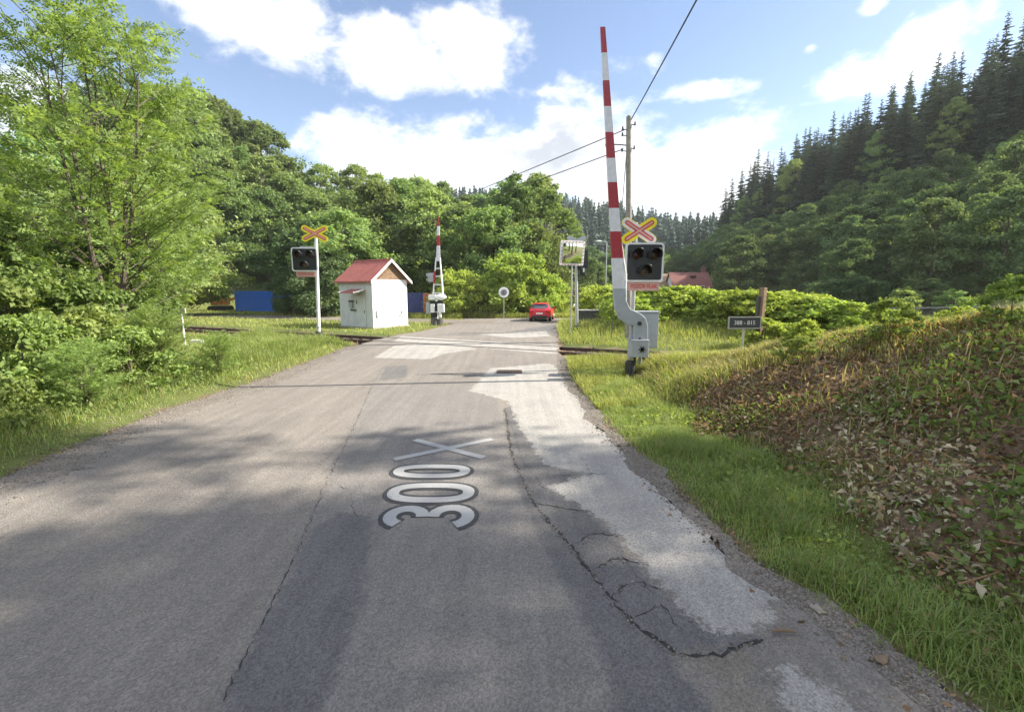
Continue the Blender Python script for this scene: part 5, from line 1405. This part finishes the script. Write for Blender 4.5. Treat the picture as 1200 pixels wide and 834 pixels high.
for i, (u, v, y, key, lab) in enumerate(((905, 262, 86, 'darkB', 'dark rounded tree at the hill foot behind the middle of the hedge'), (955, 258, 74, 'darkA', 'large dark bushy tree below the spruces behind the wooden post'), (1010, 240, 66, 'darkA', 'large dark tree at the hill foot above the right end of the hedge'),
                                         (870, 276, 100, 'darkB', 'dark tree at the left end of the hill foot, right of the red roofed house'), (845, 292, 112, 'woodC', 'lighter green tree right of the red roofed house'), (818, 300, 124, 'woodA', 'light green tree behind the red roofed house'), (1060, 236, 62, 'darkB', 'dark tree above the wire mesh fence'),
                                         (1115, 300, 50, 'youngA', 'small light green tree beyond the right end of the bank'), (1150, 290, 48, 'youngB', 'small light green tree near the right edge'), (1085, 310, 50, 'darkA', 'low dark bush behind the wire mesh fence'), (1050, 318, 48, 'darkA', 'low dark bush left behind the wire mesh fence'), (1185, 250, 56, 'youngA', 'bushy young tree at the right edge of the slope'),
                                         (1010, 322, 44, 'darkA', 'low dark bush right of the hedge end'), (1095, 326, 41, 'darkB', 'low dark bush nearest behind the wire mesh fence'), (1130, 322, 43, 'darkA', 'low dark bush at the right end of the fence'), (1170, 318, 44, 'darkB', 'low dark bush behind the pale heap'), (1060, 334, 39, 'youngA', 'small fresh green bush behind the fence'), (1118, 336, 38, 'youngA', 'second small fresh green bush behind the fence'), (975, 326, 46, 'darkA', 'low dark bush behind the right half of the hedge'))):
    by_top(key, u, v, y, lab, None, 1.25)
for i in range(9):
    u = 690 + i * 17 + rnd.uniform(-4, 4); by_top(rnd.choice(['woodA', 'woodC', 'darkB', 'woodB']), u, rnd.uniform(284, 304) if u < 800 else 290, rnd.uniform(115, 140), 'green tree in the valley before the far wooded hills', 'trees in the valley floor', 1.2)
# far wooded hills: one mass
def far_wood():
    r = np.random.default_rng(77); V = []; tri = []; n = 0
    pts = []
    while len(pts) < 1300:
        x, y = r.uniform(-60, 260), r.uniform(205, 345)
        if abs(x) > y * .75 + 20: continue
        pts.append((x, y))
    pts = np.array(pts); zz = H(pts[:, 0], pts[:, 1]); VV = []
    for (x, y), z in zip(pts, zz):
        Ht = r.uniform(9, 20); Rb = Ht * r.uniform(.19, .27); K = 10
        for i in range(K):
            t = .08 + .9 * i / K; L_ = Rb * (1 - t) ** .85 + .1; a0 = r.random() * 6.28
            for j in range(5):
                a = a0 + 1.2566 * j + r.normal(0, .2); d = np.array([math.cos(a), math.sin(a), 0]); s_ = np.array([-d[1], d[0], 0]); b_ = np.array([x, y, z + Ht * t])
                l_ = L_ * (.7 + .6 * r.random()); tip = b_ + d * l_ - UP * l_ * .6; md = b_ + d * l_ * .5
                VV += [b_ + UP * Ht * .07, md + s_ * l_ * .8 - UP * l_ * .35, tip, md - s_ * l_ * .8 - UP * l_ * .35]
    V = np.array(VV); o = mesh_np('far_wood', V, [np.arange(len(V)).reshape(-1, 4)], M['needles_far'])
    tag(o, 'distant spruce wood covering the hills beyond the crossing', 'wood', kind='stuff')
far_wood()
# tall trees out to the right of the view that shade the near road, and trees behind the viewer
for i, (x, y, k, s, lab) in enumerate(((27.0, 6.5, 'shadeB', 1.0, 'high crowned shade tree right of the bank, nearest the crossing'), (30.0, 1.0, 'shadeB', 1.05, 'tallest high crowned shade tree right of the bank'), (23.5, -2.5, 'woodC', 1.45, 'broad shade tree right of the bank'), (17.5, -4.0, 'woodA', 1.2, 'shade tree right of the bank behind the viewer'),
                                      (26.0, -7.5, 'woodB', 1.3, 'narrow shade tree right of the bank'), (17.0, -10.5, 'woodC', 1.3, 'broad shade tree to the right behind the viewer'), (33.0, -2.0, 'woodB', 1.6, 'shade tree farthest right of the bank'), (36.0, 3.2, 'shadeB', 1.12, 'high crowned shade tree farthest right'))):
    plant(k, 'broadleaf_tree', lab, 'tree', x, y, s, i * .9, 'shade trees right of the bank', sink=.1)
for i, (x, y, k) in enumerate(((-14, -22, 'woodA'), (-4, -40, 'woodC'), (8, -32, 'woodB'), (16, -24, 'woodA'), (-22, -12, 'woodC'), (-16, -3, 'darkB'))):
    plant(k, 'broadleaf_tree', 'roadside tree behind the viewer', 'tree', x, y, 1.0, i, 'roadside trees behind the viewer')

for parts_ in PROT.values():
    for p in parts_:
        if p.name not in used_: bpy.data.objects.remove(p)
# ------------------------------------------------------------------ grass, weeds, litter
def blades(pos, hgt, wid, r, lean=.75):
    n = len(pos); a = r.random(n) * 6.283; d = np.column_stack([np.cos(a), np.sin(a), np.zeros(n)]); s = np.column_stack([-d[:, 1], d[:, 0], np.zeros(n)])
    hh = (np.asarray(hgt) * (.5 + .9 * r.random(n)))[:, None]; ww = (np.asarray(wid) * (.7 + .6 * r.random(n)))[:, None]; l_ = hh * (lean * r.random((n, 1)) ** .7 * 1.6)
    mid = pos + UP * hh * .6 + d * l_ * .35; tip = pos + UP * hh * (1 - .25 * (l_ / hh)) + d * l_
    v = np.stack([pos - s * ww, pos + s * ww, mid + s * ww * .75, mid - s * ww * .75, tip], 1).reshape(-1, 3)
    i = (np.arange(n) * 5)[:, None]
    return v, [i + np.array([[0, 1, 2, 3]]), i + np.array([[3, 2, 4]])]
def scatter(r, n, x0, x1, y0, y1, keep):
    x = r.uniform(x0, x1, n); y = r.uniform(y0, y1, n); k = keep(x, y, r.random(n)); x, y = x[k], y[k]
    return np.column_stack([x, y, H(x, y) - .015])
def clump(x, y, s, ph=0): return .5 + .5 * wav(x, y, s, ph)
EDG = lambda x, y: x - np.interp(y, [2, 4, 6, 10, 14], [3.6, 3.45, 3.75, 3.4, 3.2])
def grass(name, n, box, keep, hgt, wid, mat, label, seed, hvar=None):
    r = np.random.default_rng(seed); p = scatter(r, n, *box, lambda x, y, q: keep(x, y, q) & feet(x, y))
    hv = hgt * (hvar(p[:, 0], p[:, 1]) if hvar is not None else 1) * np.ones(len(p))
    v, f = blades(p, hv, np.full(len(p), wid), r)
    return tag(mesh_np(name, v, f, mat), label, 'grass', kind='stuff')
FEET = [(b0.x, by - .25, .42), (bx_, lsy - .5, .75), (l0.x, ly - .5, .8), (g0.x, my - .3, .4), (s0.x, sy2 - .5, .6), (pl.location.x + .1, py_ - .3, .5)]
def feet(x, y):
    k = np.ones(len(x), bool)
    for a, b_, q in FEET: k &= (x - a) ** 2 + (y - b_) ** 2 > q * q
    return k
off = lambda x, y, m=.22: road_mask(x, y) > m
bare_trk = lambda x, y, w=2.05: np.abs(dtrack(x, y)) > w
# strip between road and bank
grass('grass', 105000, (1.3, 5.0, 1.2, 13.5), lambda x, y, q: off(x, y, .12) & (q < (1 - sst(-.3, .75, EDG(x, y) + .35 * wav(x, y, 2.1))) * sst(.05, .55, road_mask(x, y)) + .02), .19, .0042, M['grass'], 'long green grass strip between the road and the bank', 201, lambda x, y: (.45 + .55 * sst(.1, .7, road_mask(x, y))) * (.4 + .9 * sst(.2, .9, .6 * clump(x, y, 2.7) + .4 * clump(x, y, 7.3, 1))))
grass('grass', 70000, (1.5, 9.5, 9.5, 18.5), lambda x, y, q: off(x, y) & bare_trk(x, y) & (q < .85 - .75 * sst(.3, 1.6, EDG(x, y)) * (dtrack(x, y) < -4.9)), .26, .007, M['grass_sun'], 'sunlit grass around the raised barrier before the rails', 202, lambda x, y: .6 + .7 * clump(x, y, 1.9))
grass('grass', 150000, (2.6, 14, 5.0, 15.5), lambda x, y, q: (EDG(x, y) > .3) & bare_trk(x, y) & (q < .05 + .95 * sst(-7.9, -6.2, dtrack(x, y) + .7 * wav(x, y, 1.1)) + .7 * sst(3.6, 5.0, EDG(x, y))), .22, .008, M['grass_dry'], 'dry straw coloured grass along the bank crest', 203, lambda x, y: .7 + .8 * clump(x, y, 1.3))
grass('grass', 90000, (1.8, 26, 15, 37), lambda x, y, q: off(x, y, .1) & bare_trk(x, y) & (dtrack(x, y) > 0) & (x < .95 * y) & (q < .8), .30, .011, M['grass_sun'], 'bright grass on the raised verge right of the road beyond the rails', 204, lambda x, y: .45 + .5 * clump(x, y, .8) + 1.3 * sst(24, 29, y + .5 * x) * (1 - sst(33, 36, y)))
grass('grass', 95000, (-14, -6.3, 3.8, 24), lambda x, y, q: off(x, y, .15) & bare_trk(x, y) & (dtrack(x, y) < 0) & (q < sst(.1, .8, road_mask(x, y)) + .05), .26, .006, M['grass'], 'long grass of the left verge', 205, lambda x, y: (.25 + 1.7 * sst(.3, 2.2, road_mask(x, y))) * (.45 + .9 * clump(x, y, 2.0, 1)))
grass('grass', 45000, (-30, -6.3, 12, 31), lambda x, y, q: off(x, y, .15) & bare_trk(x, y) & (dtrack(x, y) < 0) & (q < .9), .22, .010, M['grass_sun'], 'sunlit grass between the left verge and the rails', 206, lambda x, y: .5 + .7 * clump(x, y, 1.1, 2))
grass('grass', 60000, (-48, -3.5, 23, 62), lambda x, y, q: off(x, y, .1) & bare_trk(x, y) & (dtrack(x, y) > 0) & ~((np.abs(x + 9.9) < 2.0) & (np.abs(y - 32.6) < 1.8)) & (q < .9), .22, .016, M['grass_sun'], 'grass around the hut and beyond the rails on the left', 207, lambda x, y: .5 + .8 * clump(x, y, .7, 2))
grass('grass', 36000, (-9, 14, 41, 48), lambda x, y, q: off(x, y, .3), .55, .018, M['grass_sun'], 'tall grass along the outside of the far bend', 208, lambda x, y: .5 + .7 * clump(x, y, .9, 3))
# leaf litter and cut stems on the bank
r = np.random.default_rng(301)
def litter(name, n, box, keep, size, mat, label, seed, lift=.05, up=.9, asp=.5, curl=.25):
    r = np.random.default_rng(seed); p = scatter(r, n, *box, keep); p[:, 2] += np.abs(r.normal(0, lift, len(p))) + .01
    v, f = leaves(p, size * (.5 + 1.0 * r.random(len(p)) ** 1.5), r, up, asp, curl=curl)
    return tag(mesh_np(name, v, [f], mat), label, 'ground cover', kind='stuff')
bank_in = lambda x, y: (EDG(x, y) > -.15 + .3 * wav(x, y, 2.1)) & (dtrack(x, y) < -5.8 + .7 * wav(x, y, 1.3, 1)) & (x < 1.35 * y + 1) & (np.mod(x * 917.3 + y * 631.7, 1.0) > .92 * sst(3.9, 5.1, EDG(x, y) + .5 * wav(x, y, 1.1, 3)) * sst(5, 7.5, y))
pale_z = lambda x, y: sst(.25, .95, .5 + .38 * wav(x, y, 1.7, 2) + .22 * wav(x, y, 4.3, 1) + .17 * (5.6 - y))
litter('dead_leaves', 120000, (3, 13, 1.5, 14), lambda x, y, q: bank_in(x, y) & (q < (1 - .85 * pale_z(x, y)) * (.42 + .58 * sst(.2, .7, .65 * clump(x, y, 1.9, 2) + .35 * clump(x, y, 5.3, 4)))), .075, M['leaf_dead'], 'withered brown leaves covering the bank', 302, .06)
litter('dead_leaves', 60000, (3, 13, 1.5, 9), lambda x, y, q: bank_in(x, y) & (EDG(x, y) > .1) & (q < pale_z(x, y) * (.4 + .6 * sst(.25, .7, clump(x, y, 3.9, 5)))), .07, M['leaf_pale'], 'pale dried leaves over the near part of the bank', 303, .07)
litter('ground_cover', 44000, (3.2, 13, 1.5, 12.5), lambda x, y, q: bank_in(x, y) & (EDG(x, y) > .4) & (q < sst(.40, .62, clump(x, y, 1.25, 4.4)) * .95 + .05), .075, M['leaf_weed'], 'low green bramble leaves growing through the dead leaves', 304, .10, .7, .6)
litter('ground_cover', 34000, (-13.5, -6.9, 4.5, 16), lambda x, y, q: off(x, y, .5) & (q < sst(.4, .7, clump(x, y, 1.3, .7)) * sst(.4, 1.6, road_mask(x, y))), .085, M['leaf_weed'], 'leafy weeds among the left verge grass', 305, .26, .5, .45)
litter('ground_cover', 22000, (1.5, 4.4, 1.4, 11), lambda x, y, q: off(x, y, .2) & (EDG(x, y) < .5) & (q < sst(.5, .75, clump(x, y, 2.3, .2))), .05, M['leaf_weed'], 'small leafy weeds in the grass strip beside the road', 306, .09, .8, .6)
litter('dead_leaves', 1400, (1.3, 3.2, 1.4, 9), lambda x, y, q: (road_mask(x, y) > -.25) & (road_mask(x, y) < .3), .05, M['leaf_dead'], 'scattered fallen leaves along the right road edge', 307, .01, 2.0, .5, .1)
# cut stalks on the bank
r = np.random.default_rng(310); p = scatter(r, 2600, 3, 12, 1.6, 13, lambda x, y, q: bank_in(x, y) & (EDG(x, y) > .3)); p[:, 2] += .05
n = len(p); a = r.random(n) * 6.28; d = np.column_stack([np.cos(a), np.sin(a), r.normal(.15, .2, n)]) * (.12 + .3 * r.random((n, 1))); s = np.column_stack([-np.sin(a), np.cos(a), np.zeros(n)]) * .006
v = np.stack([p - d - s, p - d + s, p + d + s, p + d - s], 1).reshape(-1, 3); v2 = v.copy(); v2[:, 2] += .008
tag(mesh_np('cut_stalks', np.concatenate([v, v2]), [np.arange(4 * n).reshape(n, 4), np.arange(4 * n, 8 * n).reshape(n, 4)], M['leaf_dead']), 'cut dry stalks lying over the bank', 'stalks', kind='stuff')
# broad weeds standing on the crest
for i, (x, y, s, lab) in enumerate(((8.1, 9.7, .28, 'small bright weed standing on the bank crest below the fence'), (9.0, 9.3, .30, 'tiny bright weed on the bank crest near the right edge'), (6.6, 10.4, .34, 'small weed on the bank crest behind the brown leaves'), (6.9, 8.4, .5, 'low green bramble bush in the middle of the bank'), (8.2, 7.6, .52, 'low green bramble bush at the right of the bank'), (5.6, 8.9, .36, 'low green bramble left of the middle of the bank'))):
    plant('bushB' if i < 3 else 'bushD', 'weed', lab, 'weed', x, y, s, i)
SUN_EL_DEG, SUN_STR, SKY_STR, EXPOSURE = 36.0, 4.4, 0.10, 1.5
CLOUD, SKY_SAT, SKY_VAL, SKY_TINT = 10.0, 0.98, 0.82, (1.04, 1.0, 1.02)
HAZE = 0.00024
# ------------------------------------------------------------------ sky, sun, camera
SUN_EL, SUN_AZ = R(SUN_EL_DEG), math.atan2(0.98, 0.12)     # azimuth measured from +y towards +x
w = bpy.data.worlds.new('World'); scene.world = w; w.use_nodes = True
nt = w.node_tree
for n in list(nt.nodes): nt.nodes.remove(n)
out = nt.nodes.new('ShaderNodeOutputWorld'); bg = N(nt, 'Background')
sky = N(nt, 'TexSky', sky_type='NISHITA', sun_disc=False, sun_elevation=SUN_EL, sun_rotation=SUN_AZ, altitude=450, air_density=1.0, dust_density=0.6, ozone_density=1.2)
tc = N(nt, 'TexCoord'); vec = tc.outputs['Generated']
sep = N(nt, 'SeparateXYZ'); nt.links.new(vec, sep.inputs[0])
def mth(op, a, b_=None, c=None, clamp=False):
    n = N(nt, 'Math', operation=op); n.use_clamp = clamp
    for i, q in enumerate((a, b_, c)):
        if q is None: continue
        if hasattr(q, 'links'): nt.links.new(q, n.inputs[i])
        else: n.inputs[i].default_value = q
    return n.outputs[0]
az = mth('ARCTAN2', sep.outputs[0], sep.outputs[1]); el = mth('ARCSINE', sep.outputs[2])
def sky_dir(u, v):
    d = ray(u, v); d = d / np.linalg.norm(d); return math.atan2(d[0], d[1]), math.asin(d[2])
# the clouds of that afternoon, as directions and angular sizes
CL = [(255, -10, 120, 58, 1.0), (330, 35, 145, 66, 1.3), (440, 60, 130, 54, 1.3), (535, 62, 88, 58, 1.3), (400, 165, 160, 42, .8), (455, 185, 190, 48, 1.1), (640, 185, 200, 60, 1.2), (715, 215, 150, 78, 1.2), (862, 190, 85, 68, 1.3), (820, 235, 170, 66, 1.4), (560, 255, 300, 48, 1.2), (760, 262, 240, 45, 1.2), (290, 195, 120, 60, .9),
      (820, 107, 66, 15, .8), (948, 56, 14, 11, .8), (1022, 8, 20, 15, .8), (975, 103, 48, 25, .9), (1090, 48, 70, 46, 1.3), (1150, 20, 40, 30, .5), (1010, 92, 60, 35, .8), (640, 105, 40, 20, .25), (760, 68, 25, 14, .25), (900, 74, 30, 8, .2),
      (60, 130, 120, 60, .5), (1180, 110, 60, 60, .8)]
dens = None
for u, v, ru, rv, wgt in CL:
    a, e = sky_dir(u, v); a2, _ = sky_dir(u + ru, v); a3, _ = sky_dir(u - ru, v); _, e2 = sky_dir(u, v - rv); _, e3 = sky_dir(u, v + rv)
    ra, re = max(.02, (a2 - a3) / 2), max(.012, (e2 - e3) / 2)
    q = mth('MULTIPLY', mth('SUBTRACT', az, a), 1 / ra); p = mth('MULTIPLY', mth('SUBTRACT', el, e), 1 / re)
    d = mth('MULTIPLY', mth('SUBTRACT', 1.0, mth('SQRT', mth('ADD', mth('MULTIPLY', q, q), mth('MULTIPLY', p, p)))), wgt)
    dens = d if dens is None else mth('MAXIMUM', dens, d)
# elsewhere: unseen cumulus from noise, made dense to lift the ambient light
mp = N(nt, 'Mapping'); mp.inputs['Scale'].default_value = (1, 1, 1.7); nt.links.new(vec, mp.inputs[0])
n1 = noise(nt, mp.outputs[0], 5.5, 12, 0.58, 0.25); n2 = noise(nt, mp.outputs[0], 2.0, 4, .5); n3 = noise(nt, mp.outputs[0], 16, 8, .62, .3)
behind = mth('MULTIPLY', mth('SUBTRACT', n2, .44), 4.0)
front = mth('GREATER_THAN', sep.outputs[1], 0.25)
dens = mth('MAXIMUM', dens, mth('SUBTRACT', behind, mth('MULTIPLY', front, 6.0)))
dens = mth('ADD', dens, mth('MULTIPLY', mth('SUBTRACT', n1, .5), 2.9))
dens = mth('ADD', dens, mth('MULTIPLY', mth('SUBTRACT', n3, .5), 1.2))
mr = N(nt, 'MapRange', interpolation_type='SMOOTHSTEP'); mr.inputs[1].default_value = .02; mr.inputs[2].default_value = .80; nt.links.new(dens, mr.inputs[0])
cov = mr.outputs[0]
thick = N(nt, 'MapRange', interpolation_type='SMOOTHSTEP'); thick.inputs[1].default_value = .30; thick.inputs[2].default_value = .95; nt.links.new(dens, thick.inputs[0])
shade = mth('MULTIPLY', thick.outputs[0], ramp(nt, noise(nt, mp.outputs[0], 4.6, 9, .6, .2), .42, .66))
fr_ = N(nt, 'MapRange', interpolation_type='SMOOTHSTEP'); fr_.inputs[1].default_value = .45; fr_.inputs[2].default_value = -.1; nt.links.new(sep.outputs[1], fr_.inputs[0])
kb = mth('ADD', .52, mth('MULTIPLY', fr_.outputs[0], .48))      # unseen clouds behind the viewer are set brighter to fill the shade
W_ = CLOUD
ccol = mixcol(nt, shade, (W_, W_ * 1.0, W_ * 1.01), (W_ * .50, W_ * .535, W_ * .60))
ccol = mixcol(nt, 1.0, ccol, kb, 'MULTIPLY')
hs = N(nt, 'HueSaturation'); hs.inputs['Saturation'].default_value = SKY_SAT; hs.inputs['Value'].default_value = SKY_VAL; nt.links.new(sky.outputs[0], hs.inputs['Color'])
skyc = mixcol(nt, 1.0, hs.outputs[0], SKY_TINT, 'MULTIPLY')
final = mixcol(nt, cov, skyc, ccol)
nt.links.new(final, bg.inputs[0]); bg.inputs[1].default_value = SKY_STR
nt.links.new(bg.outputs[0], out.inputs[0])

# ------------------------------------------------------------------ the air of the valley
hzm, hnt, hout = new_mat('summer_haze'); pv_ = N(hnt, 'VolumePrincipled'); pv_.inputs['Density'].default_value = HAZE; pv_.inputs['Color'].default_value = (0.90, 0.95, 1.0, 1); pv_.inputs['Anisotropy'].default_value = 0.15
hnt.links.new(pv_.outputs[0], hout.inputs['Volume'])
tag(MB().box((0, 0, 46), (1440, 1440, 112)).build('haze', hzm), 'thin summer haze filling the valley', 'haze', kind='stuff')
sd = bpy.data.lights.new('sun', 'SUN'); sd.energy = SUN_STR; sd.angle = R(0.53); sd.color = (1.0, 0.93, 0.80)
so = bpy.data.objects.new('sun', sd); C.objects.link(so)
v = Vector((math.sin(SUN_AZ) * math.cos(SUN_EL), math.cos(SUN_AZ) * math.cos(SUN_EL), math.sin(SUN_EL)))
so.rotation_euler = v.to_track_quat('Z', 'Y').to_euler(); so.location = (40, 10, 40)

cd = bpy.data.cameras.new('camera'); co_ = bpy.data.objects.new('camera', cd); C.objects.link(co_)
cd.sensor_fit = 'HORIZONTAL'; cd.sensor_width = 36.0; cd.lens = 36.0 * F / 1200.0; cd.clip_start = .05; cd.clip_end = 5000
co_.location = (0, 0, CAMH); co_.rotation_euler = (R(90) - PITCH, 0, 0)
scene.camera = co_
scene.view_settings.view_transform = 'Standard'; scene.view_settings.look = 'None'
scene.view_settings.exposure = EXPOSURE; scene.view_settings.gamma = 1; scene.view_settings.use_curve_mapping = False
cy_ = scene.cycles
cy_.volume_bounces = 1; cy_.max_bounces = 6; cy_.diffuse_bounces = 3; cy_.glossy_bounces = 3; cy_.transmission_bounces = 4; cy_.transparent_max_bounces = 4
cy_.use_denoising = True
try: cy_.caustics_reflective = False; cy_.caustics_refractive = False
except Exception: pass
